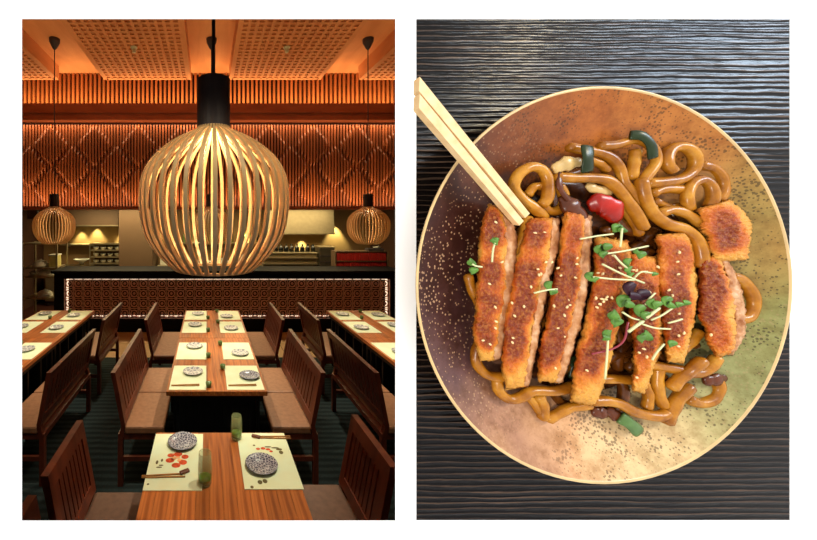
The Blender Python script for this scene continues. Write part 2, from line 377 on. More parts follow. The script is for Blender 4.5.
# ================================================================== PENDANT LAMPS
def make_lamp(label, loc, energy, k=1.0, kz_=.965):
    lamp = thing('pendant_lamp', label, 'pendant lamp', loc, 0, 'slatted birch globe pendant lamps')
    sc = .004027
    prof = [((274-y)*sc*k*kz_, r*sc*k) for y, r in ((274, 39), (268, 46), (260, 54), (248, 63), (235, 69.5), (220, 73), (203, 74.5), (185, 73.5), (170, 69), (157, 60.5), (147, 50), (139, 39), (133, 28), (128, 18.5), (124, 15.5), (118, 15))]
    pts = spline([Vector((r, 0, z)) for z, r in prof], 2)
    b = MB(); N = len(pts)
    vs = []; fs_ = []
    for i, p in enumerate(pts):
        tn = (pts[min(i+1, N-1)]-pts[max(i-1, 0)]).normalized(); nr = Vector((tn.z, 0, -tn.x))
        wdt = min(.0075, .0018+p.x*.04)
        for q, h in ((p+nr*.006, -wdt), (p+nr*.006, wdt), (p-nr*.006, wdt), (p-nr*.006, -wdt)): vs.append((q.x, h, q.z))
    for i in range(N-1):
        a = i*4; c = a+4
        for e in range(4): f_ = (e+1) % 4; fs_.append((a+e, a+f_, c+f_, c+e))
    fs_ += [(0, 3, 2, 1), ((N-1)*4, (N-1)*4+1, (N-1)*4+2, (N-1)*4+3)]
    rm = b.add(vs, fs_).mesh('rib', MT['rib'])
    NRIB = 38
    for q_ in range(NRIB): link('rib', rm, lamp, (0, 0, 0), (0, 0, 2*PI*(q_+.5)/NRIB))
    Z = lambda pr: [(r_*k, z_*k*kz_) for r_, z_ in pr]
    MB().lathe(Z([(.146, .004), (.158, .004), (.158, -.006), (.146, -.006), (.146, .004)]), 40).obj('bottom_ring', MT['rib'], lamp)
    MB().lathe(Z([(.064, .585), (.0685, .585), (.0685, .810), (.062, .814), (.012, .814)]), 32, False, True).obj('cylinder_top', MT['black'], lamp, smooth=False)
    MB().lathe(Z([(.034, .69), (.052, .70), (.052, .74), (.03, .75)]), 20, False, True).obj('socket', MT['black'], lamp)
    MB().lathe(Z([(.004, .60), (.02, .605), (.032, .63), (.028, .66), (.02, .69)]), 16, True, True).obj('bulb', MT['bulb'], lamp, smooth=True)
    H = 4.74-loc[2]
    MB().tube([(0, 0, .80*k*kz_), (0, 0, H-.02)], .0075, 8).obj('cord', MT['black'], lamp)
    MB().lathe([(.012, H-.16), (.03, H-.14), (.075, H-.05), (.078, H-.0005)], 20, True, True).obj('canopy', MT['black'], lamp)
    l = bpy.data.lights.new('bulb_light', 'POINT'); l.energy = energy; l.color = WARM; l.shadow_soft_size = .05
    lo = bpy.data.objects.new('bulb_light', l); COL.objects.link(lo); lo.parent = lamp; lo.location = (0, 0, .50*k*kz_)
    return lamp
lamp0 = make_lamp('large slatted birch globe pendant lamp hanging over the near dining table', (.027, 1.45, 1.848), 8)
zl = HC-(243.5-CY)/F*5.2
lamp1 = make_lamp('slatted birch globe pendant lamp hanging near the shelf rack at the bar end', ((54.5-CX)/F*5.2, 5.2, zl), 2.4, .97, .93)
dup(lamp1, ((211.5-CX)/F*5.2, 5.2, zl), 0, 'slatted birch globe pendant lamp hanging over the far end of the middle table')
dup(lamp1, ((368-CX)/F*5.2, 5.2, zl), 0, 'slatted birch globe pendant lamp hanging before the red boxes on the bar')

# small spot fixtures on the ceiling panels
for x, nm in ((-1.035, 'table lamps row beside the bar end'), (1.13, 'red boxes')):
    t = thing('ceiling_spotlight', 'small white ceiling spotlight on the perforated panel ' + ('nearer the shelf rack' if x < 0 else 'nearer the red boxes'), 'spotlight', (x, 4.96, 4.50))
    MB().lathe([(.05, -.0005), (.05, -.012), (.032, -.03), (.028, -.06)], 16, False, True).obj('housing', MT['ivory'], t)
    MB().lathe([(.02, -.055), (.026, -.075)], 12, True, True).obj('lens', MT['ivory'], t)

# ================================================================== TABLES
def make_table(loc, length, label, group, width=.77):
    t = thing('dining_table', label, 'table', loc, 0, group)
    NP = 12; pw = width/NP
    pm = MB().rbox(-pw/2+.0002, pw/2-.0002, 0, length, .715, .75, .0008, 1).mesh('plank', MT['tabletop'])
    for i in range(NP): link('plank', pm, t, (-width/2+pw*(i+.5), 0, 0))
    MB().box(-width/2+.03, width/2-.03, .03, length-.03, .66, .714).obj('apron', MT['tablebase'], t)
    MB().box(-width/2+.10, width/2-.10, .09, .12, .0, .66).obj('end_panel', MT['tablebase'], t); MB().box(-width/2+.10, width/2-.10, length-.12, length-.09, 0, .66).obj('end_panel', MT['tablebase'], t)
    sm = MB().box(-.014, .014, .075, .09, .01, .66).mesh('slat', MT['tablebase'])
    for i in range(9): link('slat', sm, t, (-width/2+.115+(width-.23)*i/8, 0, 0))
    bm_ = MB().box(-.013, .013, -.013, .013, .0, .66).mesh('side_bar', MT['tablebase'])
    n = int((length-.2)/.225)
    for sx in (-1, 1):
        for k in range(n+1): link('side_bar', bm_, t, (sx*(width/2-.06), .1+(length-.2)*k/n, 0))
    return t
TX = {'c': .075, 'l': -2.0, 'r': 2.095}
make_table((TX['c'], .97, 0), 1.17, 'wooden plank dining table with two floral placemats and tall glasses', 'dining tables')
make_table((TX['c'], 2.655, 0), 1.20, 'long plank table in the middle row, its slatted black end facing the gap', 'dining tables')
make_table((TX['c'], 3.86, 0), 1.17, 'plank table in the middle row, pushed against another and nearest the bar lattice', 'dining tables')
make_table((TX['l'], 2.655, 0), 1.20, 'plank table in the row by the shelf rack, farther from the bar', 'dining tables')
make_table((TX['l'], 3.86, 0), 1.17, 'plank table in the row by the shelf rack, nearest the bar', 'dining tables')
make_table((TX['r'], 2.655, 0), 1.20, 'plank table in the row below the red boxes, farther from the bar', 'dining tables')
make_table((TX['r'], 3.86, 0), 1.17, 'plank table in the row below the red boxes, nearest the bar', 'dining tables')

# ================================================================== BENCHES AND CHAIRS
def make_seat(name, label, cat, length, nslat, two, loc, rz, group, seatmat):
    t = thing(name, label, cat, loc, rz, group); L = length/2; W = MT['chair']
    tilt = lambda z: .06-(z-.45)*.19
    def bar(z0, z1, y0, y1, th, nm):
        b = MB(); a0, a1 = tilt(z0), tilt(z1)
        b.hexa([(a0-th, y0, z0), (a0, y0, z0), (a0, y1, z0), (a0-th, y1, z0)], [(a1-th, y0, z1), (a1, y0, z1), (a1, y1, z1), (a1-th, y1, z1)]); return b.obj(nm, W, t)
    bar(.80, .875, -L, L, .036, 'top_rail'); bar(.47, .53, -L, L, .032, 'lower_rail')
    bar(.53, .80, -L, -L+.05, .034, 'back_post'); bar(.53, .80, L-.05, L, .034, 'back_post')
    w_ = (length-.1)/nslat; b = MB(); a0, a1 = tilt(.53)-.006, tilt(.80)-.006
    b.hexa([(a0-.014, -w_*.38, .53), (a0, -w_*.38, .53), (a0, w_*.38, .53), (a0-.014, w_*.38, .53)], [(a1-.014, -w_*.38, .80), (a1, -w_*.38, .80), (a1, w_*.38, .80), (a1-.014, w_*.38, .80)])
    sm = b.mesh('back_slat', W)
    for i in range(nslat): link('back_slat', sm, t, (0, -L+.05+w_*(i+.5), 0))
    MB().box(.0, .345, -L+.005, L-.005, .36, .40).obj('seat_frame', W, t)
    if two:
        for y0, y1 in ((-L, -.003), (.003, L)): MB().rbox(.05, .355, y0, y1, .40, .46, .014).obj('cushion', seatmat, t)
    else: MB().rbox(.05, .355, -L, L, .40, .46, .018).obj('cushion', seatmat, t)
    for y in (-L, L-.04):
        MB().box(-.002, .036, y, y+.04, 0, .36).obj('leg', W, t); MB().box(.30, .338, y, y+.04, 0, .36).obj('leg', W, t)
        MB().hexa([(.0, y, .36), (.036, y, .36), (.036, y+.04, .36), (.0, y+.04, .36)], [(.027, y, .47), (.057, y, .47), (.057, y+.04, .47), (.027, y+.04, .47)]).obj('back_leg', W, t)
        MB().box(.036, .30, y+.008, y+.032, .19, .225).obj('stretcher', W, t)
    return t
GB = 'backrest benches beside the tables'
bench = make_seat('bench', 'brown two cushion bench at the middle table, on its shelf rack side', 'bench', 1.09, 13, True, (-.685, 3.235, 0), 0, GB, MT['seat'])
short = make_seat('bench', 'shorter brown bench at the middle row near the bar, shelf rack side', 'bench', .88, 10, False, (-.685, 4.55, 0), 0, GB, MT['seat'])
dup(bench, (.855, 3.235, 0), PI, 'brown two cushion bench at the middle table, on its red box side')
dup(short, (.86, 4.55, 0), PI, 'shorter brown bench at the middle row near the bar, red box side')
dup(bench, (-1.255, 3.235, 0), PI, 'dark brown bench facing the table row by the shelf rack, farther from the bar')
dup(short, (-1.255, 4.55, 0), PI, 'shorter dark bench facing the table row by the shelf rack, nearest the bar')
dup(bench, (1.345, 3.235, 0), 0, 'dark brown bench facing the table row below the red boxes, farther from the bar')
dup(short, (1.345, 4.55, 0), 0, 'shorter dark bench facing the table row below the red boxes, nearest the bar')
GC = 'chairs at the near table'
chair = make_seat('dining_chair', 'reddish wooden chair with slatted back beside the mat with the red flower print', 'chair', .45, 8, False, (-.708, 1.83, 0), 0, GC, MT['seat_dark'])
dup(chair, (-.708, 1.27, 0), 0, 'reddish wooden chair, only its rail end showing, next to the chair by the flower mat')
dup(chair, (.852, 1.89, 0), PI, 'reddish wooden chair with slatted back beside the mat with the orange print')
dup(chair, (.852, 1.30, 0), PI, 'reddish wooden chair mostly out of sight past the chair by the orange print mat')

# ================================================================== TABLE SETTINGS
mat_me = MB().box(-.143, .143, -.222, .222, 0, .003).mesh('placemat', MT['mat'])
pl = MB().lathe([(.001, .004), (.05, .004), (.062, .008), (.083, .018), (.085, .017), (.064, .004), (.05, 0), (.001, 0)], 32)
plate_a = pl.mesh('plate', MT['plate'], True); plate_b = pl.mesh('plate', MT['plate2'], True)
stick_me = MB().hexa([(-.0026, -.11, 0), (.0026, -.11, 0), (.0022, .11, .001), (-.0022, .11, .001)], [(-.0026, -.11, .007), (.0026, -.11, .007), (.0022, .11, .006), (-.0022, .11, .006)]).mesh('chopstick', MT['stick_brown'])
rest_me = MB().rbox(-.026, .026, -.011, .011, 0, .012, .004).mesh('chopstick_rest', MT['rest'])
Zt = .7505
def at(o, z=0): o.z = Zt+z; return o
def chopsticks(p, ang, label):
    for s in (-1, 1):
        off = Vector((math.cos(ang), math.sin(ang), 0))*.008*s
        tag(link('chopstick', stick_me, None, Vector(p)+off, (0, 0, ang+s*.02)), label, 'chopstick', 'chopstick pairs on the placemats')
# near table
ml = tag(link('placemat', mat_me, None, at(T(176.3, 459.5))), 'pale green placemat printed with a red flower beside the tall glass', 'placemat', 'placemats')
mr = tag(link('placemat', mat_me, None, at(T(266.5, 458.5))), 'pale green placemat printed with an orange motif beside the short dark glass', 'placemat', 'placemats')
tag(link('plate', plate_a, None, at(T(182.5, 444), .0035)), 'round blue patterned plate on the red flower placemat', 'plate', 'patterned plates')
tag(link('plate', plate_a, None, at(T(261.5, 467), .0035)), 'round blue patterned plate on the orange motif placemat', 'plate', 'patterned plates')
def flat_print(parent, name, blobs, mat):
    for k, (px, py, r, e) in enumerate(blobs):
        c = T(px, py)-parent.location; n = 12; z = .0033+.0001*k
        MB().add([(c.x+r*math.cos(2*PI*i/n), c.y+r*e*math.sin(2*PI*i/n), z) for i in range(n)], [tuple(range(n))]).obj(name, mat, parent)
MT['print_pale'] = plain('print_pale', srgb(236, 170, 120), .8, .1, var=.3, scale=60)
flat_print(ml, 'printed_petal', [(170, 461, .024, .8), (176, 466, .024, .8), (183, 463, .022, .9), (185, 457.5, .02, .9), (178, 455, .024, .8), (171, 456, .02, .8)], MT['print_red'])
flat_print(ml, 'printed_petal', [(174, 459, .015, 1), (180, 461, .016, .9), (178, 458, .012, .9)], MT['print_pale'])
flat_print(ml, 'printed_sprig', [(157, 463, .007, 2.2), (161, 466, .013, .4), (159, 468, .016, .35), (162, 461, .006, 2.0), (148, 485, .006, 1)], MT['print_dark'])
flat_print(mr, 'printed_petal', [(258, 449.5, .012, .9), (263, 449, .014, .8), (268, 450, .014, .7), (271, 452, .010, .9)], MT['print_red'])
flat_print(mr, 'printed_sprig', [(268, 447.5, .02, .3), (275, 448.5, .022, .3), (281, 453, .012, 1.3), (279, 450, .018, .5), (254, 446, .007, 1), (260, 483, .012, 1.2), (265, 482, .012, 1.2), (252, 488, .008, 1.2)], MT['print_dark'])
chopsticks(at(T(163.5, 477.3), .0035), PI/2+.05, 'light brown chopstick below the red flower print')
tag(link('chopstick_rest', rest_me, None, at(T(184.5, 473.5), .0035), (0, 0, .5)), 'brown chopstick rest on the red flower placemat', 'chopstick rest')
chopsticks(at(T(272, 438.5), .0035), PI/2-.02, 'brown chopstick above the orange print')
tag(link('chopstick_rest', rest_me, None, at(T(256, 438), .0035), (0, 0, -.4)), 'brown chopstick rest on the orange motif placemat', 'chopstick rest')
def tumbler(loc, h, r, label, fill=.4, group=None):
    t = thing('glass', label, 'glass', loc, 0, group)
    MB().lathe([(r*.8, 0), (r*.95, h*.1), (r, h*.5), (r*.86, h), (r*.80, h), (r*.9, h*.5), (r*.84, h*.12), (r*.01, h*.09)], 24, True, False).obj('body', MT['glass'], t, smooth=True)
    MB().lathe([(r*.01, h*.1), (r*.82, h*.13), (r*.86, h*fill), (r*.01, h*fill)], 20).obj('drink', MT['greenfill'], t, smooth=True)
    return t
tumbler(at(T(205, 484)), .155, .036, 'tall rounded greenish glass standing beside the red flower placemat', .24)
tumbler(at(T(236.5, 439)), .14, .034, 'dark tinted glass with green bottom at the orange motif placemat', .3)
# the other tables
rows = [(2.67, 3.12), (3.26, 3.70), (4.03, 4.46), (4.55, 4.99)]
cup_b = MB().lathe([(.016, 0), (.02, .004), (.024, .04), (.021, .04), (.017, .006), (.001, .006)], 16, True)
cup_me = cup_b.mesh('tea_cup', plain('green_cup', srgb(104, 124, 66), .3), True)
rowname = {'c': 'middle row', 'l': 'rack row', 'r': 'red box row'}
pos = ['farthest from the bar', 'third from the bar', 'second from the bar', 'nearest the bar']
PLT = {('c', 0, -1): (193, 373), ('c', 0, 1): (249.5, 377), ('c', 1, -1): (194.5, 347), ('c', 1, 1): (240, 354), ('c', 2, -1): (195, 325.5), ('c', 2, 1): (231, 329), ('c', 3, -1): (198, 314.5), ('c', 3, 1): (226.5, 317)}
for key in 'clr':
    for ri, (y0, y1) in enumerate(rows):
        for s in (-1, 1):
            c = Vector((TX[key]+s*.222-(.002 if s < 0 else 0), (y0+y1)/2, Zt)); side = 'rack' if s < 0 else 'red boxes'
            tag(link('placemat', mat_me, None, c), 'pale green placemat, %s, %s, side toward %s' % (rowname[key], pos[ri], side), 'placemat', 'placemats')
            if (key, ri, s) in PLT: p = at(T(*PLT[key, ri, s]), .0035)
            else: p = c+Vector((random.uniform(-.03, .03), random.uniform(-.06, .08), .0035))
            tag(link('plate', plate_a if (key, ri, s) == ('c', 0, 1) else plate_b, None, p), '%s plate, %s, %s, side toward %s' % ('dark patterned' if (key, ri, s) == ('c', 0, 1) else 'pale patterned', rowname[key], pos[ri], side), 'plate', 'patterned plates')
            if key == 'c' or ri in (1, 3):
                q = Vector((TX[key]+s*.062, y0+(.05 if s < 0 else .38), Zt))
                tag(link('tea_cup', cup_me, None, q), 'small green cup, %s, %s, side toward %s' % (rowname[key], pos[ri], side), 'cup', 'green cups')
            if ri == 0:
                q = c+Vector((-.02, -.155, .0035)); chopsticks(q, PI/2+.04, 'thin chopstick, %s, mat farthest from bar, %s side' % (rowname[key], side))

# ================================================================== KITCHEN
def kx(px, y): return (px-CX)/F*y
def kz(py, y): return HC+(CY-py)/F*y
def cabinet(x0, x1, y0, y1, h, label):
    t = thing('prep_counter', label, 'counter', ((x0+x1)/2, (y0+y1)/2, 0)); hw = (x1-x0)/2; hd = (y1-y0)/2
    MB().rbox(-hw, hw, -hd, hd, h-.04, h, .005).obj('worktop', MT['steel'], t)
    MB().box(-hw+.02, hw-.02, -hd+.04, hd, .1, h-.041).obj('body', MT['steel'], t)
    n = max(1, round(2*hw/.6)); w_ = (2*hw-.06)/n
    for i in range(n):
        d = MB().rbox(-hw+.03+w_*i+.006, -hw+.03+w_*(i+1)-.006, -hd+.018, -hd+.039, .12, h-.08, .004).obj('door', MT['steel'], t)
        MB().box(-hw+.03+w_*(i+.2), -hw+.03+w_*(i+.8), -hd+.002, -hd+.017, h-.14, h-.12).obj('handle', MT['steel'], d)
    MB().box(-hw+.04, hw-.04, -hd+.08, hd-.02, 0, .1).obj('plinth', MT['black'], t)
    return t
cabinet(-1.2, .9, 8.35, 8.95, .95, 'steel prep counter along the kitchen wall behind the large lamp')
cabinet(.95, 3.2, 8.35, 8.95, .98, 'steel prep counter under the steel hood')
cabinet(-3.9, -2.1, 8.35, 8.95, .92, 'steel prep counter between the pillar and the shelf rack')
# shelves on the kitchen wall
def rack(x0, x1, y0, y1, zs, label, postw=.03, back=False, name='shelf_rack', base=0):
    t = thing(name, label, 'shelf', ((x0+x1)/2, (y0+y1)/2, base)); hw = (x1-x0)/2; hd = (y1-y0)/2; top = zs[-1]-base
    for sx in (-1, 1):
        for sy in (-1, 1): MB().box(sx*hw-postw/2, sx*hw+postw/2, sy*hd-postw/2, sy*hd+postw/2, 0, top+.02).obj('post', MT['steel'], t)
    for z in zs: MB().box(-hw+postw/2, hw-postw/2, -hd, hd, z-base-.012, z-base+.012).obj('shelf', MT['steel'], t)
    if back: MB().box(-hw+postw/2, hw-postw/2, hd-.01, hd, 0, top).obj('back_panel', MT['kpillar'], t)
    return t
bowl_me = MB().lathe([(.04, 0), (.05, .006), (.11, .05), (.135, .09), (.13, .092), (.105, .055), (.04, .012), (.001, .012)], 24, True).mesh('bowl', MT['crock'], True)
dome_me = MB().lathe([(.15, 0), (.152, .015), (.14, .06), (.10, .10), (.05, .118), (.02, .12), (.022, .14), (.001, .142)], 24, True).mesh('bowl', MT['crock'], True)
sbowl_me = MB().lathe([(.03, 0), (.036, .004), (.06, .035), (.072, .07), (.068, .071), (.056, .038), (.03, .01), (.001, .01)], 20, True).mesh('bowl', MT['crock'], True)
def bottle_mesh(nm, mat, h=.28, r=.037):
    return MB().lathe([(r*.95, 0), (r, .01), (r, h*.58), (r*.8, h*.68), (r*.38, h*.76), (r*.36, h*.98), (r*.42, h)], 16, True, True).mesh(nm, mat, True)
bott = bottle_mesh('bottle', MT['bottle']); bott_g = bottle_mesh('bottle', plain('green_bottle', srgb(120, 140, 80), .2), .26, .035)
# rack at the open end of the bar
Yr = 6.95
rx0, rx1 = kx(29, Yr), kx(62, Yr)
rz = [kz(y, Yr) for y in (318, 296, 275.5, 266.5, 243)]
rz = sorted(rz)
rack(rx0, rx1, Yr-.25, Yr+.25, rz, 'open steel shelf rack with crockery at the open end of the bar')
for i, (px, k, me, nm, lab) in enumerate(((46, 1, dome_me, 'bowl', 'upturned white bowl low on the shelf rack beside the bar end'), (47, 2, dome_me, 'bowl', 'upturned white bowl on the middle shelf of the rack'), (42, 3, dome_me, 'bowl', 'bright upturned white bowl on the upper shelf of the rack'), (34.5, 2, sbowl_me, 'bowl', 'small white bowl at the edge of the rack middle shelf'))):
    tag(link(nm, me, None, (kx(px, Yr), Yr-.05, rz[k]+.013)), lab, 'bowl', 'bowls on the shelf rack')
t = thing('storage_box', 'pale yellow box beside the bright bowl on the shelf rack', 'box', (kx(55.5, Yr), Yr-.02, rz[3]+.013))
MB().rbox(-.075, .075, -.12, .12, 0, .21, .01).obj('body', plain('pale_box', srgb(190, 178, 110), .5), t); MB().rbox(-.08, .08, -.125, .125, .21, .235, .006).obj('lid', MT['crock'], t)
t = thing('monitor', 'black screen hanging from the kitchen ceiling above the shelf rack', 'monitor', (kx(33, Yr+.3), Yr+.3, kz(219, Yr+.3)))
MB().rbox(-.11, .11, -.02, .02, 0, .22, .006).obj('casing', MT['black'], t); MB().box(-.02, .02, -.01, .02, .22, 2.5-kz(219, Yr+.3)-.001).obj('bracket', MT['black'], t)
MB().box(-.09, .09, -.024, -.02, .02, .20).obj('screen', plain('screen_dark', srgb(84, 60, 40), .2), t)
# wall shelf with crockery left of the pillar
Yk = 8.6
def zof(py): return kz(py, Yk)
x0, x1 = kx(92, Yk), kx(122, Yk)
rack(x0, x1, Yk-.16, Yk+.16, [zof(263), zof(256.5), zof(250), zof(243.5)], 'steel shelf unit of crockery standing beside the pillar', .022, True, 'shelf_unit', .921)
for r_, py in enumerate((263, 256.5, 250)):
    for i in range(4):
        z = zof(py)+.013; x = x0+.11+(x1-x0-.22)*i/3
        tag(link('bowl', sbowl_me, None, (x, Yk-.02, z)), 'small white bowl on the %s shelf of the unit by the pillar' % ('lowest', 'second', 'top')[r_], 'bowl', 'bowls by the pillar')
t = tag(link('bowl', MB().lathe([(.05, 0), (.06, .02), (.06, .03), (.12, .06), (.19, .10), (.185, .103), (.12, .07), (.001, .05)], 24, True).mesh('bowl', MT['crock'], True), None, (kx(83, Yk), Yk-.1, .921+.08)), 'wide white bowl on a stand between the shelf rack and the pillar', 'bowl')
stand = tag(MB().lathe([(.12, 0), (.12, .02), (.05, .03), (.05, .07), (.08, .079)], 20, True, True).obj('bowl_stand', MT['steel'], None, (kx(83, Yk), Yk-.1, .921)), 'low round steel stand under the wide white bowl', 'stand')
# long shelf line
for (pxa, pxb, py, lab) in ((62, 121, 244.5, 'thin steel wall shelf above the crockery beside the pillar'), (152, 262, 243, 'thin steel wall shelf seen through the large lamp ribs')):
    t = thing('wall_shelf', lab, 'shelf', ((kx(pxa, 8.85)+kx(pxb, 8.85))/2, 8.85, kz(py, 8.85))); hw = (kx(pxb, 8.85)-kx(pxa, 8.85))/2
    MB().box(-hw, hw, -.14, .149, -.015, .015).obj('board', MT['steel'], t)
    for sx in (-.8, 0, .8): MB().box(sx*hw-.012, sx*hw+.012, -.1, .149, -.06, -.0151).obj('bracket', MT['steel'], t)
zsh = kz(243, 8.85)+.016
for i in range(16):
    x = kx(157, 8.85)+(kx(258, 8.85)-kx(157, 8.85))*i/15
    tag(link('bottle', bott_g if i % 3 else bott, None, (x, 8.84+random.uniform(-.04, .04), zsh)), ('green' if i % 3 else 'dark')+' bottle on the wall shelf seen through the large lamp', 'bottle', 'bottles behind the large lamp')
for i in range(9):
    x = -1.05+.23*i
    if i % 2: tag(link('bowl', bowl_me, None, (x, 8.6, .951)), 'white bowl on the steel counter seen through the large lamp', 'bowl', 'bowls behind the large lamp')
    else: tag(link('storage_box', MB().rbox(-.09, .09, -.1, .1, 0, .16+.06*(i % 3), .008).mesh('storage_box', MT['crock']), None, (x, 8.6, .951)), 'white storage box on the steel counter seen through the large lamp', 'box', 'boxes behind the large lamp')
# hood
hd = thing('extractor_hood', 'brushed steel extractor hood above the row of dark bottles', 'hood', (kx(297, 8.6), 8.6, kz(233, 8.3)))
hw = (kx(330, 8.3)-kx(263, 8.3))/2; hh = 2.499-kz(233, 8.3)
MB().hexa([(-hw, -.35, 0), (hw, -.35, 0), (hw, .39, 0), (-hw, .39, 0)], [(-hw, -.28, hh), (hw, -.28, hh), (hw, .39, hh), (-hw, .39, hh)]).obj('canopy', MT['steel'], hd)
MB().box(-hw-.005, hw+.005, -.37, .39, -.03, -.0005).obj('lip', MT['steel'], hd)
# lower dim hood left
hd = thing('extractor_hood', 'brown toned extractor hood between the pillar and the shelf rack', 'hood', (kx(94, 8.6), 8.6, kz(225, 8.3)))
hw = (kx(121, 8.3)-kx(64, 8.3))/2; hh = 2.499-kz(225, 8.3)
MB().hexa([(-hw, -.35, 0), (hw, -.35, 0), (hw, .2, 0), (-hw, .2, 0)], [(-hw, -.3, hh), (hw, -.3, hh), (hw, .2, hh), (-hw, .2, hh)]).obj('canopy', MT['kpillar'], hd)
MB().box(-hw-.005, hw+.005, -.36, .2, -.03, -.0005).obj('lip', MT['steel'], hd)
# row of dark bottles on a stepped steel unit behind the bar
Yq = 7.6
ub = thing('steel_unit', 'stepped steel work unit carrying the row of dark bottles behind the bar', 'unit', ((kx(263, Yq)+kx(318, Yq))/2, Yq+.2, 0)); hw = (kx(318, Yq)-kx(263, Yq))/2; zt = kz(252.5, Yq)
MB().rbox(-hw, hw, -.2, .25, zt-.03, zt, .005).obj('top', MT['steel'], ub); MB().box(-hw+.01, hw-.01, -.16, .25, 0, zt-.0301).obj('body', MT['steel'], ub)
for q in (258, 264): MB().box(-hw, hw, -.22, -.161, kz(q, Yq)-.012, kz(q, Yq)+.012).obj('rail', MT['steel'], ub)
for i in range(8):
    tag(link('bottle', bottle_mesh('bottle', MT['bottle'], .17, .05), None, (kx(277, Yq)+(kx(315, Yq)-kx(277, Yq))*i/7, Yq+.15, zt+.001)), 'squat dark bottle in the row under the steel hood', 'bottle', 'dark bottles under the hood')
mc = thing('kitchen_machine', 'dark grey countertop appliance between the dark bottles and the red boxes', 'appliance', (kx(327, Yq), Yq+.2, 0)); hw = (kx(335, Yq)-kx(319.5, Yq))/2; zt = kz(248, Yq)
MB().rbox(-hw, hw, -.2, .2, .9, zt, .012).obj('casing', plain('machine_grey', srgb(92, 84, 70), .4, .5, .6), mc); MB().box(-hw+.02, hw-.02, -.2, .18, 0, .899).obj('stand', MT['black'], mc)
MB().rbox(-hw-.01, hw+.01, -.215, .2, zt+.0005, zt+.03, .006).obj('lid', MT['steel'], mc)
for q in (256, 262): MB().box(-hw+.02, hw-.02, -.212, -.2005, kz(q, Yq)-.01, kz(q, Yq)+.01).obj('grille_bar', MT['black'], mc)
# shelf with red covers
Ye = 7.10
ex0, ex1 = kx(335.5, Ye), kx(386.5, Ye)
e = thing('display_shelf', 'low wooden display shelf holding two rows of red boxes behind the bar', 'shelf', ((ex0+ex1)/2, Ye, 0)); hw = (ex1-ex0)/2
SH = [kz(269.5, Ye), kz(261, Ye), kz(251.5, Ye)]
for z in SH: MB().box(-hw, hw, -.04, .22, z-.009, z+.009).obj('shelf', MT['kpillar'], e)
for x in (-hw-.016, hw): MB().box(x, x+.016, -.04, .22, 0, SH[2]+.009).obj('side', MT['kpillar'], e)
MB().box(-hw, hw, .20, .22, 0, SH[2]-.01).obj('back_panel', MT['kpillar'], e); MB().box(-hw, hw, -.02, .19, 0, SH[0]-.0095).obj('base', MT['black'], e)
nb = 22; bw = (2*hw-.03)/nb
for k in range(2):
    hgt = SH[k+1]-SH[k]-.035
    rb = MB().rbox(-bw*.44, bw*.44, -.07, .07, 0, hgt, .004, 1).mesh('red_box', MT['redbook'])
    for i in range(nb): tag(link('red_box', rb, None, ((ex0+ex1)/2-hw+.015+bw*(i+.5), Ye+.04+random.uniform(-.006, .006), SH[k]+.0095)), 'slim red box standing in the %s row of the display shelf' % ('lower' if k == 0 else 'upper'), 'box', 'red boxes on the %s shelf' % ('lower' if k == 0 else 'upper'))
t = thing('tray', 'small dark tray with a white dish on top of the display shelf', 'tray', (kx(376, Ye), Ye+.08, SH[2]+.0095))
MB().rbox(-.16, .16, -.08, .08, 0, .05, .008).obj('tray_base', MT['black'], t)
tag(link('dish', MB().lathe([(.03, 0), (.06, .01), (.075, .03), (.07, .03), (.001, .012)], 20, True).mesh('dish', MT['crock'], True), None, (kx(378, Ye), Ye+.06, SH[2]+.06)), 'small white dish on the dark tray above the red boxes', 'dish')

# ================================================================== THE DISH BOARD
#DISH
def B(px, py, w):      # pixel to a point standing w metres proud of the board
    y = YW-w; return Vector(((px-CX)/F*y, y, HC+(CY-py)/F*y))
# board
m = M('black_stained_wood', .2, .13)
wv = m.n('ShaderNodeTexWave', wave_type='BANDS', bands_direction='Z', wave_profile='SIN'); m.l(m.co((.13, 1, 1)), wv.inputs['Vector'])
wv.inputs['Scale'].default_value = 46; wv.inputs['Distortion'].default_value = 4.5; wv.inputs['Detail'].default_value = 4; wv.inputs['Detail Scale'].default_value = 1.1; wv.inputs['Detail Roughness'].default_value = .62
n2 = m.noise(m.co((14, 1, 300)), 1.0, 4, .6, .2); n3 = m.noise(m.co((2.2, 1, 9)), 2.0, 3)
g = m.math('ADD', m.math('MULTIPLY', wv.outputs['Fac'], .62), m.math('MULTIPLY', n2, .38))
hi = m.ramp(g, [(.66, (0, 0, 0, 1)), (.82, (1, 1, 1, 1))]); hi = m.math('MULTIPLY', hi, m.ramp(n3, [(.36, (.12, .12, .12, 1)), (.66, (1, 1, 1, 1))]))
m.col(m.mix(hi, srgb(9, 6, 6), srgb(80, 62, 50))); m.bump(g, .32, .0025)
MT['board'] = m.m
tag(MB().box(bx0+.0004, bx1-.0004, YW+.0002, YW+.0185, hz0+.0004, hz1-.0004).obj('tabletop_board', MT['board']), 'black wood grained tabletop board carrying the speckled bowl', 'tabletop')
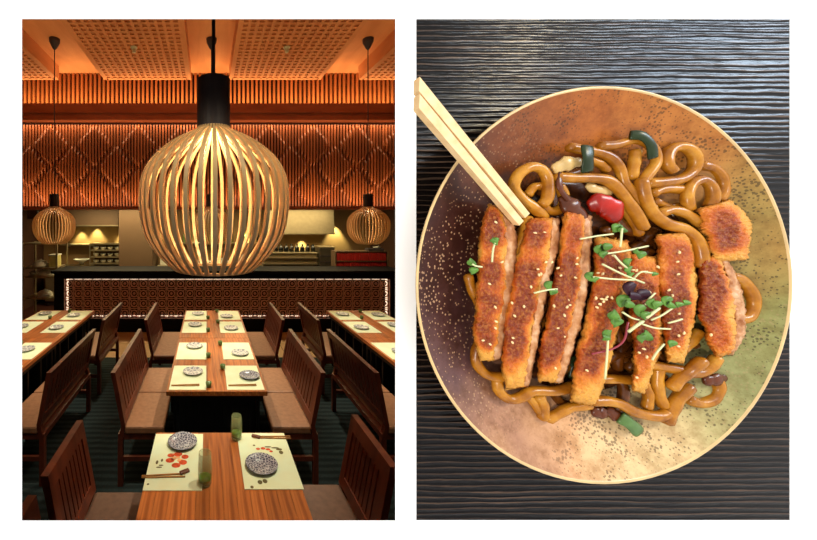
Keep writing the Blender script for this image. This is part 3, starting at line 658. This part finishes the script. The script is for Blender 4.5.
# bowl
HR = .045; XB, ZB = B(603.5, 285, HR).x, B(603.5, 285, HR).z
RB = 199*(YW-HR)/F; SXB = 188/199
m = M('speckled_glaze', .3, .22)
tc = m.n('ShaderNodeTexCoord'); sep = m.n('ShaderNodeSeparateXYZ'); m.l(tc.outputs['Object'], sep.inputs[0])
ang = m.math('ARCTAN2', sep.outputs[1], sep.outputs[0]); nz = m.noise(m.co(), 9, 4, .6); ang = m.math('ADD', ang, m.math('MULTIPLY', m.math('SUBTRACT', nz, .5), 1.3))
fac = m.math('FRACT', m.math('ADD', m.math('DIVIDE', ang, 2*PI), 1.0))
d2 = lambda a: (a % 360)/360
gl = [(0, (128, 124, 70)), (28, (152, 118, 60)), (55, (168, 108, 50)), (90, (160, 90, 36)), (120, (110, 58, 28)), (145, (60, 30, 21)), (180, (56, 30, 27)), (205, (92, 62, 60)), (232, (156, 112, 86)), (258, (204, 156, 112)), (285, (206, 174, 128)), (312, (172, 158, 108)), (338, (134, 134, 86)), (359.9, (128, 124, 70))]
c = m.ramp(fac, [(a/360, srgb(*k)) for a, k in gl])
bl = m.noise(m.co(), 48, 6, .75); c = m.mix(m.ramp(bl, [(.42, (0, 0, 0, 1)), (.66, (.8, .8, .8, 1))]), c, m.mix(1.0, c, (.5, .4, .28, 1), 'MULTIPLY'))
rad = m.math('SQRT', m.math('ADD', m.math('POWER', sep.outputs[0], 2.0), m.math('POWER', sep.outputs[1], 2.0)))
# sauce-stained middle
c = m.mix(m.ramp(rad, [(.08, (.75, .75, .75, 1)), (.135, (0, 0, 0, 1))]), c, srgb(112, 58, 22))
vo = m.n('ShaderNodeTexVoronoi'); vo.inputs['Scale'].default_value = 230; m.l(m.co(), vo.inputs['Vector'])
ns = m.noise(m.co(), 14, 3)
wl = m.ramp(fac, [(.30, (0, 0, 0, 1)), (.40, (1, 1, 1, 1)), (.62, (1, 1, 1, 1)), (.70, (.3, .3, .3, 1))])
sp1 = m.math('LESS_THAN', vo.outputs['Distance'], m.math('MULTIPLY', ns, .44))
c = m.mix(m.math('MULTIPLY', m.math('MULTIPLY', sp1, .75), wl), c, srgb(168, 130, 98))
vo2 = m.n('ShaderNodeTexVoronoi'); vo2.inputs['Scale'].default_value = 300; m.l(m.co((1, 1, 1), (0, 0, .7)), vo2.inputs['Vector'])
ns2 = m.noise(m.co((1.3, 1.3, 1.3)), 17, 3)
sp2 = m.math('LESS_THAN', vo2.outputs['Distance'], m.math('MULTIPLY', m.math('SUBTRACT', ns2, .32), 1.3))
dk = m.ramp(fac, [(.0, (1, 1, 1, 1)), (.32, (.8, .8, .8, 1)), (.40, (0, 0, 0, 1)), (.62, (0, 0, 0, 1)), (.72, (.8, .8, .8, 1)), (1, (1, 1, 1, 1))])
c = m.mix(m.math('MULTIPLY', m.math('MULTIPLY', sp2, .7), dk), c, srgb(52, 38, 20))
m.col(c); m.bump(ns2, .08, .002); MT['glaze'] = m.m
MT['rimglaze'] = plain('cream_rim_glaze', srgb(196, 164, 112), .3, .5, var=.12, scale=40)
bowl = thing('speckled_bowl', 'large shallow speckled stoneware bowl of noodles and chicken on the black board', 'bowl', (XB, YW, ZB)); bowl.rotation_euler = (PI/2, 0, 0)
def oval(prof, n=96):
    b = MB(); b.lathe(prof, n); b.v = [(x*SXB, y, z) for x, y, z in b.v]; return b
R = RB
oval([(.001, .001), (.36*R, .001), (.39*R, .0005), (.43*R, .006), (.70*R, .019), (.90*R, .034), (.989*R, .0426)]).obj('outside', MT['rimglaze'], bowl, smooth=True)
oval([(.985*R, .0452), (.93*R, .0395), (.86*R, .0335), (.75*R, .0262), (.6*R, .0195), (.4*R, .0145), (.2*R, .0125), (.001, .012)]).obj('inside', MT['glaze'], bowl, smooth=True)
oval([(.987*R, .0424), (.996*R, .0434), (1.0*R, .0450), (.997*R, .0461), (.990*R, .0462), (.984*R, .0450)]).obj('rim', MT['rimglaze'], bowl, smooth=True)
# sauce pool
m = M('brown_sauce', .2, .3); nz = m.noise(m.co(), 60, 4); m.col(m.ramp(nz, [(.3, srgb(40, 18, 8)), (.7, srgb(84, 42, 14))])); m.bump(nz, .3, .003); MT['sauce'] = m.m
b = MB(); n = 72; vs = []; fs_ = []
for k, (t, z) in enumerate(((0, .023), (.5, .0228), (.85, .0222), (1.0, .018))):
    for i in range(n):
        a = 2*PI*i/n; r = t*R*(.60+.05*noise.noise((math.cos(a)*1.6, math.sin(a)*1.6, 3))+.03*noise.noise((math.cos(a)*5, math.sin(a)*5, 1)))
        vs.append((r*math.cos(a)*SXB, r*math.sin(a), z))
    if k:
        for i in range(n): j = (i+1) % n; fs_.append(((k-1)*n+i, k*n+i, k*n+j, (k-1)*n+j))
b.add(vs, fs_); o = tag(b.obj('sauce', MT['sauce'], None, (XB, YW, ZB), True), 'brown glossy sauce pooled under the noodles', 'sauce'); o.rotation_euler = (PI/2, 0, 0)

# noodles
def noodle_mat(name, a, b_, c_):
    m = M(name, .26, .3); nz = m.noise(m.co(), 38, 4, .6); m.col(m.ramp(nz, [(.3, a), (.52, b_), (.72, c_)])); m.b.inputs['Subsurface Weight'].default_value = .0
    m.bump(m.noise(m.co(), 160, 2), .08, .002); return m.m
MT['nA'] = noodle_mat('udon_golden', srgb(118, 64, 8), srgb(164, 104, 22), srgb(192, 136, 46))
MT['nB'] = noodle_mat('udon_saucy', srgb(58, 26, 5), srgb(92, 48, 9), srgb(124, 74, 18))
GN = 'thick udon noodles in the bowl'
LABS = {'A': 'thick golden udon noodle lying on top around the chicken strips', 'B': 'saucy brown udon noodle deep under the chicken strips'}
def noodle(pts, rpx=5.8, mat='A', name='udon_noodle', label=None):
    P3 = spline([B(x, y, w_) for x, y, w_ in pts], 7)
    r0 = rpx*.00088; o = MB().tube(P3, lambda t: r0*(.55 if t < .001 or t > .999 else 1)*(1+.05*math.sin(t*17)), 10).obj(name, MT['n'+mat], None, smooth=True)
    return tag(o, label or LABS[mat], 'noodle', GN)
def W(pl, w0, w1=None, wob=.0):
    n = len(pl); return [(x, y, w0+((w1 if w1 is not None else w0)-w0)*i/(n-1)+wob*math.sin(i*1.7)) for i, (x, y) in enumerate(pl)]
# deep layer
random.seed(21)
for i in range(46):
    a = random.uniform(0, 2*PI); rr = 98*math.sqrt(random.random()); cx_, cy_ = 607+rr*math.cos(a), 292+rr*1.05*math.sin(a)
    ra = random.uniform(14, 42); a0 = random.uniform(0, 6.28); sw = random.uniform(1.5, 3.6)*random.choice((-1, 1)); pl = []
    for k in range(6):
        x, y = cx_+ra*math.cos(a0+sw*k/5), cy_+ra*math.sin(a0+sw*k/5)
        d = math.hypot((x-607)/118, (y-290)/122)
        if d > 1: x, y = 607+(x-607)/d, 290+(y-290)/d
        pl.append((x, y, .0265+.004*math.sin(k*1.3+i)))
    noodle(pl, 5.6, 'B')
top = [
 (W([(545, 219), (534, 208), (522, 199), (514, 187), (519, 174), (531, 167), (542, 170), (548, 182), (547, 198), (541, 206)], .036, .039, .001), 6.2),
 (W([(527, 196), (534, 187), (543, 186)], .032, .033), 5),
 (W([(541, 203), (547, 210), (556, 211), (563, 205), (563, 194), (558, 184)], .034, .036), 5.6),
 (W([(554, 177), (572, 178), (590, 178), (606, 180), (618, 189), (627, 201), (636, 214), (645, 230)], .040, .042), 6.2),
 (W([(567, 147), (584, 150), (600, 153), (612, 159), (620, 170), (624, 183), (633, 194), (641, 206)], .036, .038), 5.8),
 (W([(584, 158), (600, 164), (608, 172)], .033, .033), 5),
 (W([(598, 146), (615, 145), (632, 140), (645, 142), (654, 150), (656, 162), (649, 173), (641, 183)], .039, .041), 5.4),
 (W([(636, 149), (634, 163), (631, 180)], .037, .036), 5.8),
 (W([(641, 178), (644, 196), (653, 213), (667, 224), (684, 229), (696, 239), (701, 256), (700, 268)], .043, .045), 6.4),
 (W([(646, 183), (663, 182), (681, 179), (693, 170), (695, 157), (687, 148), (676, 147), (668, 153), (667, 164), (674, 172)], .038, .040, .001), 6.2),
 (W([(650, 194), (664, 189), (688, 190)], .036, .036), 6),
 (W([(689, 211), (687, 196), (692, 184), (701, 180), (710, 185), (713, 197), (708, 208)], .040, .041, .001), 5.8),
 (W([(698, 165), (712, 168), (721, 178), (723, 190), (717, 202)], .034, .035), 5.8),
 (W([(658, 214), (673, 210), (690, 216), (703, 226)], .041, .043), 5.6),
 (W([(652, 200), (668, 208), (682, 206)], .033, .033), 5.4),
 (W([(624, 205), (632, 220), (640, 236)], .034, .035), 5.4),
 (W([(640, 222), (648, 210), (654, 206)], .034, .034), 5.2),
 (W([(728, 276), (741, 280), (750, 291), (753, 305), (747, 317), (734, 319)], .035, .035), 6.2),
 (W([(722, 300), (733, 306), (738, 300)], .032, .032), 5),
 (W([(640, 362), (663, 367), (680, 370), (696, 373), (709, 367), (718, 356)], .035, .037), 6.2),
 (W([(670, 389), (680, 378), (692, 369), (704, 359)], .040, .040), 6.4),
 (W([(686, 398), (699, 403), (712, 399), (718, 389), (716, 378)], .034, .034), 6.2),
 (W([(665, 424), (671, 411), (678, 398), (691, 385)], .038, .037), 6.8),
 (W([(590, 401), (606, 401), (620, 404), (633, 411), (646, 415), (660, 416), (668, 412)], .037, .038), 6.2),
 (W([(659, 362), (657, 380), (659, 395), (664, 408)], .034, .035), 6),
 (W([(642, 380), (648, 395), (646, 410)], .033, .033), 5.4),
 (W([(590, 380), (613, 379), (640, 381)], .034, .034), 5.6),
 (W([(482, 340), (476, 352), (477, 364), (486, 374), (498, 377), (510, 375)], .033, .035), 6),
 (W([(497, 378), (499, 391), (509, 399), (521, 397), (532, 391), (554, 391), (574, 386), (594, 378)], .034, .036), 6),
 (W([(538, 394), (543, 406), (543, 420)], .031, .029), 6.4),
 (W([(546, 420), (559, 413), (571, 407), (592, 404)], .031, .032), 6),
 (W([(524, 392), (533, 402), (541, 414)], .029, .028), 5),
 (W([(468, 274), (471, 287), (477, 300), (484, 312)], .032, .034), 5.4),
 (W([(529, 216), (524, 236), (516, 250), (512, 262)], .036, .034), 6),
 (W([(700, 330), (690, 342), (678, 352)], .033, .034), 5.8),
 (W([(545, 330), (552, 345), (548, 360)], .031, .031), 5.8),
]
NL = {0: 'golden noodle making the big loop beside the chopstick tips', 3: 'long noodle running from the leek past the red chili', 6: 'noodle arching under the curved green scallion strip', 8: 'long noodle sweeping down over the deep brown chicken strip', 9: 'noodle making the larger ring beyond the chili', 11: 'noodle making the small ring above the crisp chicken chunk', 17: 'noodle bulging out onto the green glaze', 21: 'noodle curl beside the reddish brown onion slice', 23: 'noodle stretched above the pale green scallion piece', 27: 'noodle curl at the end of the strip by the dark glaze', 28: 'long wavy noodle below the ends of three chicken strips', 32: 'short noodle end poking out beside the dark glaze'}
for k, (pl, r) in enumerate(top): noodle(pl, r, label=NL.get(k))

# vegetables
MT['leek'] = plain('leek_white', srgb(186, 152, 92), .3, .5, var=.15, scale=80)
MT['scallion'] = plain('scallion_green', srgb(30, 42, 16), .3, .25, var=.4, scale=70)
MT['scallion2'] = plain('scallion_pale', srgb(72, 98, 50), .3, .25, var=.3, scale=70)
MT['onion'] = plain('onion_brown', srgb(84, 40, 18), .25, .25, var=.3, scale=60)
MT['chili'] = plain('chili_red', srgb(150, 20, 5), .3, .35, var=.5, scale=40)
def veg(pts, rpx, mat, name, label, cat, flat=.45, group=None):
    P3 = spline([B(*p) for p in pts], 6); r0 = rpx*.00109
    o = MB().tube(P3, (lambda t: r0*(1+.08*math.sin(t*9))) if name == 'scallion_piece' else (lambda t: r0*(.3+.7*math.sin(PI*min(1, max(0, t*.94+.03)))**.55)*(1+.13*math.sin(t*13+rpx)+.06*math.sin(t*29))), 12, flat=flat, up=(0, -1, 0)).obj(name, MT[mat], None, smooth=True)
    return tag(o, label, cat, group)
veg([(553, 170, .041), (566, 164, .042), (581, 162, .042)], 7, 'leek', 'leek_slice', 'pale leek slice beside the dark green scallion ring', 'leek')
veg([(587, 146, .047), (588, 158, .050), (587, 172, .047)], 6, 'scallion', 'scallion_piece', 'dark green scallion ring lying across a noodle by the leek', 'scallion', .3)
veg([(630, 135, .044), (642, 136, .047), (651, 145, .048), (653, 158, .045)], 4.5, 'scallion', 'scallion_piece', 'curved dark green scallion strip on the topmost noodle', 'scallion', .35)
veg([(620, 417, .036), (629, 423, .038), (639, 432, .036)], 6, 'scallion2', 'scallion_piece', 'pale green scallion piece at the lower edge of the noodles', 'scallion', .35)
veg([(607, 408, .032), (613, 414, .033), (622, 420, .033)], 5.5, 'onion', 'onion_slice', 'brown onion slice beside the pale green scallion piece', 'onion')
veg([(588, 207, .036), (599, 204, .040), (610, 208, .041), (617, 221, .038)], 10.5, 'chili', 'chili_piece', 'glossy red chili piece above the chicken strips', 'chili', .42)
veg([(562, 196, .040), (572, 208, .043), (584, 222, .041)], 9, 'onion', 'mushroom_slice', 'brown mushroom slice beside the red chili', 'mushroom', .5)
veg([(560, 172, .043), (560, 188, .045), (570, 202, .045)], 3, 'onion', 'onion_slice', 'thin dark onion strip across the noodle loop', 'onion', .5)
veg([(586, 185, .037), (598, 190, .038), (612, 193, .037)], 5, 'leek', 'leek_slice', 'pale leek strip behind the red chili', 'leek')
veg([(703, 381, .036), (714, 380, .037), (726, 378, .036)], 6, 'onion', 'onion_slice', 'reddish brown onion slice by the bare green glaze', 'onion')
veg([(592, 410, .033), (600, 413, .034), (604, 408, .034)], 6, 'onion', 'onion_slice', 'dark red brown onion bit under the longest chicken strip', 'onion')
veg([(573, 356, .034), (576, 366, .035), (574, 378, .034)], 6, 'scallion', 'scallion_piece', 'dark green scallion piece between two chicken strips', 'scallion', .4)

# chicken strips
def chicken_mat():
    m = M('fried_crumb', .4, .25)
    nz = m.noise(m.co(), 55, 5, .65); n2 = m.noise(m.co(), 330, 4, .7)
    at_ = m.n('ShaderNodeAttribute', attribute_name='sauce')
    k = m.math('ADD', m.math('MULTIPLY', at_.outputs['Fac'], .62), m.math('MULTIPLY', nz, .62))
    c = m.ramp(k, [(.32, srgb(214, 154, 64)), (.52, srgb(204, 116, 32)), (.70, srgb(176, 78, 18)), (.90, srgb(120, 42, 10))])
    c = m.mix(m.ramp(n2, [(.47, (0, 0, 0, 1)), (.72, (.5, .5, .5, 1))]), c, srgb(212, 140, 56))
    c = m.mix(m.ramp(n2, [(.25, (.7, .7, .7, 1)), (.42, (0, 0, 0, 1))]), c, srgb(96, 34, 6))
    m.col(c); m.bump(n2, .7, .004); return m.m
MT['crumb'] = chicken_mat()
m = M('chicken_meat', .45, .3); nz = m.noise(m.co(), 70, 4, .6); m.col(m.ramp(nz, [(.3, srgb(132, 72, 32)), (.5, srgb(176, 122, 78)), (.72, srgb(208, 172, 134))])); m.bump(nz, .4, .003); MT['meat'] = m.m
uv = lambda p: (416+.7586*p[0], 80+.7586*p[1])
STR = [
 ([(98, 163), (87, 200), (84, 250), (80, 300), (78, 340), (88, 372)], [(117, 166), (131, 205), (131, 250), (126, 300), (118, 340), (108, 370)], .034, .050, .30, 'breaded chicken strip nearest the chopstick tips, at the dark glazed side'),
 ([(150, 182), (140, 215), (128, 262), (118, 310), (115, 360), (120, 408)], [(188, 180), (186, 225), (174, 270), (164, 320), (156, 365), (147, 405)], .034, .053, .20, 'breaded chicken strip second from the chopstick tips'),
 ([(197, 170), (190, 220), (180, 275), (170, 325), (163, 365), (164, 398)], [(230, 178), (229, 230), (224, 280), (214, 330), (204, 365), (190, 401)], .034, .054, .28, 'breaded chicken strip with a long pale cut edge just below the mushroom'),
 ([(240, 205), (236, 250), (226, 300), (214, 350), (206, 390), (205, 424)], [(278, 212), (284, 255), (270, 310), (258, 355), (248, 395), (235, 430)], .034, .053, 0, 'longest breaded chicken strip, partly under the sprouts'),
 ([(284, 228), (280, 270), (284, 315), (287, 350), (288, 380), (286, 410)], [(318, 232), (324, 270), (324, 315), (322, 350), (311, 380), (298, 414)], .034, .051, 0, 'dark breaded chicken strip covered by sprouts and the purple leaf'),
 ([(318, 203), (318, 245), (321, 290), (324, 320), (328, 345), (334, 372)], [(356, 198), (369, 240), (369, 290), (365, 320), (358, 345), (350, 374)], .034, .052, 0, 'deep brown breaded chicken strip below the curved long noodle'),
 ([(370, 170), (375, 195), (383, 215), (392, 240)], [(412, 157), (438, 183), (440, 210), (434, 238)], .034, .052, 0, 'crisp orange chicken chunk beside the two small noodle loops'),
 ([(378, 233), (371, 262), (373, 290), (379, 320), (386, 345), (396, 366)], [(404, 226), (422, 262), (430, 290), (433, 315), (430, 340), (416, 362)], .034, .051, .22, 'saucy chicken strip nearest the green glazed side'),
]
def strip_mesh(L, Rr, w0, w1, c0, c1, amp, ns, nc, seed, pw=5, edge=0.0):
    L, Rr = [(p[0]-2.5, p[1]) for p in L], [(q[0]+2.5, q[1]) for q in Rr]
    L = spline([Vector((*uv(p), 0)) for p in L], 10); Rr = spline([Vector((*uv(p), 0)) for p in Rr], 10)
    def samp(A, t): f = t*(len(A)-1); i = min(int(f), len(A)-2); return A[i].lerp(A[i+1], f-i)
    b = MB(); vs = []; fs_ = []; b.att = []
    for i in range(ns+1):
        s = i/ns; a = samp(L, s); c_ = samp(Rr, s)
        ea = .09*noise.noise((s*5, seed, 1))+.04*noise.noise((s*30, seed, 5)); eb = edge*(noise.noise((s*7, seed, 2))*.9+noise.noise((s*22, seed, 3))*.5)+.03*noise.noise((s*30, seed, 8))
        for k in range(nc+1):
            q = k/nc; cc = (c0+ea)+((c1+eb)-(c0+ea))*q; p = a.lerp(c_, cc)
            prof = (1-abs(2*q-1)**pw)*(1-abs(2*s-1)**(pw*5)); hgt = max(0, prof)**.5
            wv = w0+(w1-w0)*hgt
            base = B(p.x, p.y, wv)
            nv = Vector((base.x*110, base.z*110, seed)); d = noise.noise(nv)*1.0+noise.noise(nv*2.9)*.8+noise.noise(nv*6)*.55
            base.y -= d*amp*(.25+.75*hgt)
            jw = 1.0 if (k in (0, nc) or i in (0, ns)) else .35
            base.x += noise.noise(nv*3.2+Vector((9, 0, 0)))*amp*1.5*jw; base.z += noise.noise(nv*3.2+Vector((0, 7, 0)))*amp*1.5*jw
            vs.append(base)
            b.att.append(max(0, min(1, 1.12*(1-abs(2*q-.9)**2.2)*(1-abs(2*s-.92)**3)+.7*noise.noise(nv*.35))))
    W_ = nc+1
    for i in range(ns):
        for k in range(nc): fs_.append((i*W_+k, (i+1)*W_+k, (i+1)*W_+k+1, i*W_+k+1))
    bd = [k for k in range(W_)]+[i*W_+nc for i in range(1, ns+1)]+[ns*W_+k for k in range(nc-1, -1, -1)]+[i*W_ for i in range(ns-1, 0, -1)]
    fs_.append(tuple(bd)); b.add(vs, fs_); return b
for i, (L, Rr, w0, w1, mt_, lab) in enumerate(STR):
    c_ = B(*uv(L[2]), w0); t = thing('chicken_strip', lab, 'chicken', c_, 0, 'breaded chicken strips')
    def put(b, nm, mat):
        b.v = [tuple(Vector(p)-c_) for p in b.v]; o = b.obj(nm, MT[mat], t, smooth=True)
        at_ = o.data.attributes.new('sauce', 'FLOAT', 'POINT'); at_.data.foreach_set('value', b.att); return o
    put(strip_mesh(L, Rr, w0, w1, 0, 1-mt_*.8, .0021, 120, 36, i*3.1, 5, mt_*.35), 'crust', 'crumb')
    if mt_: put(strip_mesh(L, Rr, w0-.001, w1-.0045, 1-mt_*1.5, 1.0, .0016, 80, 12, i*5.3+40, 4), 'meat', 'meat')

# sprouts
MT['stem'] = plain('sprout_stem', srgb(198, 200, 148), .4, .4, var=.08)
MT['stem_p'] = plain('sprout_stem_purple', srgb(130, 40, 52), .4)
MT['leaf'] = plain('sprout_leaf', srgb(84, 122, 48), .45, .2, var=.4, scale=120)
MT['leaf_p'] = plain('sprout_leaf_purple', srgb(44, 10, 24), .45, .2, var=.3, scale=120)
def leaf(px, py, w_, rpx, ang, mat, parent, org):
    b = MB(); r = rpx*.00106; n = 14; vs = [(0, 0, .0008)]; c0 = B(px, py, w_)
    for i in range(n):
        a = 2*PI*i/n; rr = r*(1-.28*math.cos(a)**8*(1 if math.cos(a) > 0 else .0)); x, z = rr*1.15*math.cos(a), rr*.85*math.sin(a)
        vs.append((x*math.cos(ang)-z*math.sin(ang), -.0016*math.cos(2*a), x*math.sin(ang)+z*math.cos(ang)))
    nv = len(vs); top_ = [Vector((x, y-.0005, z)) for x, y, z in [(0, .0012, 0)]+vs[1:]]; bot = [Vector((x, y+.0004, z)) for x, y, z in [(0, .0012, 0)]+vs[1:]]
    off = c0-org; fs_ = []
    for i in range(n): j = (i+1) % n; fs_ += [(0, 1+i, 1+j), (nv, nv+1+j, nv+1+i), (1+i, nv+1+i, nv+1+j, 1+j)]
    b.add([p+off for p in top_+bot], fs_); return b.obj('leaf', MT[mat], parent, smooth=True)
z6 = lambda x, y: (580+x/4.5, 220+y/4.5)
SPR = [  # stem points (px), leaves (px, py, r, angle), purple?, label
 ([(580, 239), (597, 236), (613, 234)], [(616.5, 228, 7, .2), (622, 229, 5, 2.5)], 0, 'sprout with a long pale stem reaching below the red chili'),
 ([(622, 228), (621, 240), (620, 247)], [(600, 249, 7.5, 2.0), (607, 247, 6, .3), (603, 255, 5, 4)], 0, 'sprout with bright leaves beside the longest chicken strip top'),
 ([(604, 254), (624, 251), (648, 246)], [(641, 255, 6, .5), (637, 251, 4, 2)], 0, 'thick pale sprout stem crossing the chicken below the chili'),
 ([(614, 255), (620, 262), (627, 268)], [(628, 262, 5.5, 1.2), (629, 270, 5, 4.5)], 0, 'short slanting sprout among the pale stems'),
 ([(602, 264), (622, 274), (644, 283)], [(631, 275, 4, 1)], 0, 'long slanting pale sprout stem above the purple leaf'),
 ([(593, 277), (612, 279), (634, 280)], [(590, 276, 6, 1.5), (595, 280, 4, 4)], 0, 'pale sprout stem with its leaf at the pale cut chicken edge'),
 ([(632, 280), (641, 272), (652, 273)], [(654, 274, 3.5, .2)], 0, 'curled pale sprout stem above the purple leaf'),
 ([(645, 305), (650, 298), (655, 293)], [(643, 295, 9, .3), (630, 288, 9, 1.0), (633, 296, 7, 3)], 2, 'dark purple sprout leaf in the middle of the sprouts'),
 ([(622, 312), (632, 318), (640, 320)], [(623, 301, 9, .6), (614, 315, 8, 2.2), (616, 323, 7, 3.6), (629, 304, 6, -.4)], 0, 'broad green sprout leaves beside the purple leaf'),
 ([(646, 318), (655, 311), (659, 308)], [(640, 310, 8, .9), (645, 316, 6, 4)], 0, 'green sprout with a thick white stem tuft'),
 ([(628, 332), (636, 326), (643, 321)], [(652, 303, 7, 1.9), (657, 305, 6, .6)], 0, 'pale thick sprout stem under the green tuft'),
 ([(642, 324), (655, 328), (670, 329)], [(667, 301, 7, .8), (671, 305, 5, -.6)], 0, 'pale sprout stem lying across the deep brown chicken'),
 ([(668, 323), (676, 321), (682, 319)], [(686, 303, 4.5, .1), (679, 305, 4.5, .4)], 0, 'fine frilled sprout toward the green glazed side'),
 ([(651, 320), (662, 315), (675, 306)], [(646, 335, 7.5, 2.4), (642, 339, 6, 4.0)], 0, 'sprout with a leaf below the white stem tuft'),
 ([(628, 322), (624, 340), (612, 349), (592, 354)], [], 1, 'thin purple sprout stem curving over the longest chicken strip'),
 ([(608, 338), (607, 355), (605, 379)], [(608, 334, 6.5, 1.4), (605, 338, 4.5, 3)], 0, 'upright sprout lying down the longest chicken strip'),
 ([(664, 344), (657, 352), (652, 360)], [(672, 344, 5.5, .4)], 0, 'small pale sprout near the lower end of the dark strip'),
 ([(492, 262), (493, 250), (495, 243)], [(496, 241, 5, 1.3), (493, 240, 3.5, 2.4)], 0, 'tiny sprout on the chicken strip by the dark glaze'),
 ([(482, 267), (476, 266), (472, 264)], [(471, 262, 5.5, 2.5), (473, 271, 5.5, 3.6)], 0, 'tiny sprout hanging over the dark glaze'),
 ([(534, 293), (547, 290), (557, 289)], [(549, 285, 6, 1.4), (553, 292, 5, .3)], 0, 'small sprout on the second chicken strip'),
]
for i, (st, lv, pu, lab) in enumerate(SPR):
    w_ = .0565+.0008*(i % 6); org = B(*st[0], w_); t = thing('sprout', lab, 'sprout', org, 0, 'microgreen sprouts')
    pts = spline([B(x, y, w_+.0012*math.sin(k*1.5))-org for k, (x, y) in enumerate(st)], 5)
    MB().tube(pts, (1.6 if i in (9, 10) else 1.0)*.00095, 6).obj('stem', MT['stem_p' if pu == 1 else 'stem'], t, smooth=True)
    for k, (x, y, r, a) in enumerate(lv): leaf(x, y, w_+.001*k, r*.74, a, 'leaf_p' if pu == 2 else 'leaf', t, org)

# sesame seeds
MT['sesame'] = plain('sesame_cream', srgb(224, 196, 142), .5, .3, var=.05)
sb = MB().lathe([(.0002, -.0019), (.0009, -.0012), (.00115, 0), (.0008, .0011), (.0002, .0018)], 8, True, True); sm_ = sb.mesh('sesame_seed', MT['sesame'], True)
random.seed(5)
SEED = [(546, 262), (539, 275), (531, 287), (558, 268), (561, 275), (552, 262), (541, 274), (596, 298), (602, 299), (607, 297), (612, 298), (600, 304), (613, 312), (570, 305), (567, 307), (554, 306), (568, 300), (558, 328), (512, 303), (598, 273), (658, 267), (633, 270), (620, 268), (669, 290), (684, 333), (711, 335), (644, 349), (502, 262), (577, 258)]
for L, Rr, *_ in STR[:6]:
    for k in range(7):
        s = random.uniform(.1, .9); f = s*(len(L)-1); i = min(int(f), len(L)-2); q = random.uniform(.2, .65)
        lp = Vector(L[i]).lerp(Vector(L[i+1]), f-i); rp = Vector(Rr[i]).lerp(Vector(Rr[i+1]), f-i); SEED.append(uv(lp.lerp(rp, q)))
for x, y in SEED:
    o = link('sesame_seed', sm_, None, B(x, y, .0535), (random.uniform(-.3, .3), random.uniform(0, PI), 0)); tag(o, 'cream sesame seed scattered on the breaded chicken strips', 'sesame seed', 'sesame seeds')

# chopsticks resting on the rim
m = M('bamboo_chopstick', .45, .35); v = m.co((60, 60, 60)); nz = m.noise(v, 1.4, 4); m.col(m.ramp(nz, [(.3, srgb(206, 168, 116)), (.7, srgb(226, 194, 146))])); MT['bamboo'] = m.m
xcut = B(416.6, 95, .072).x
for (a, b_, lab) in (((410, 78), (524.5, 215.5), 'pale bamboo chopstick of the pair, on the side nearer the noodle loop'), ((410, 95), (518.5, 223), 'pale bamboo chopstick of the pair, on the side nearer the dark glaze')):
    A = B(*a, .073); C = B(*b_, .050); d = (C-A).normalized(); up = Vector((0, -1, 0)); up = (up-d*up.dot(d)).normalized(); sd = d.cross(up)
    def quad(p, s): return [p+sd*s+up*s, p-sd*s+up*s, p-sd*s-up*s, p+sd*s-up*s]
    q0 = quad(A, .0048); q1 = quad(C, .0033); q0 = [p.lerp(q, (xcut-p.x)/(q.x-p.x)) for p, q in zip(q0, q1)]
    tag(MB().hexa([p-A for p in q0], [p-A for p in q1]).obj('chopstick', MT['bamboo'], None, A), lab, 'chopstick', 'bamboo chopsticks on the bowl rim')
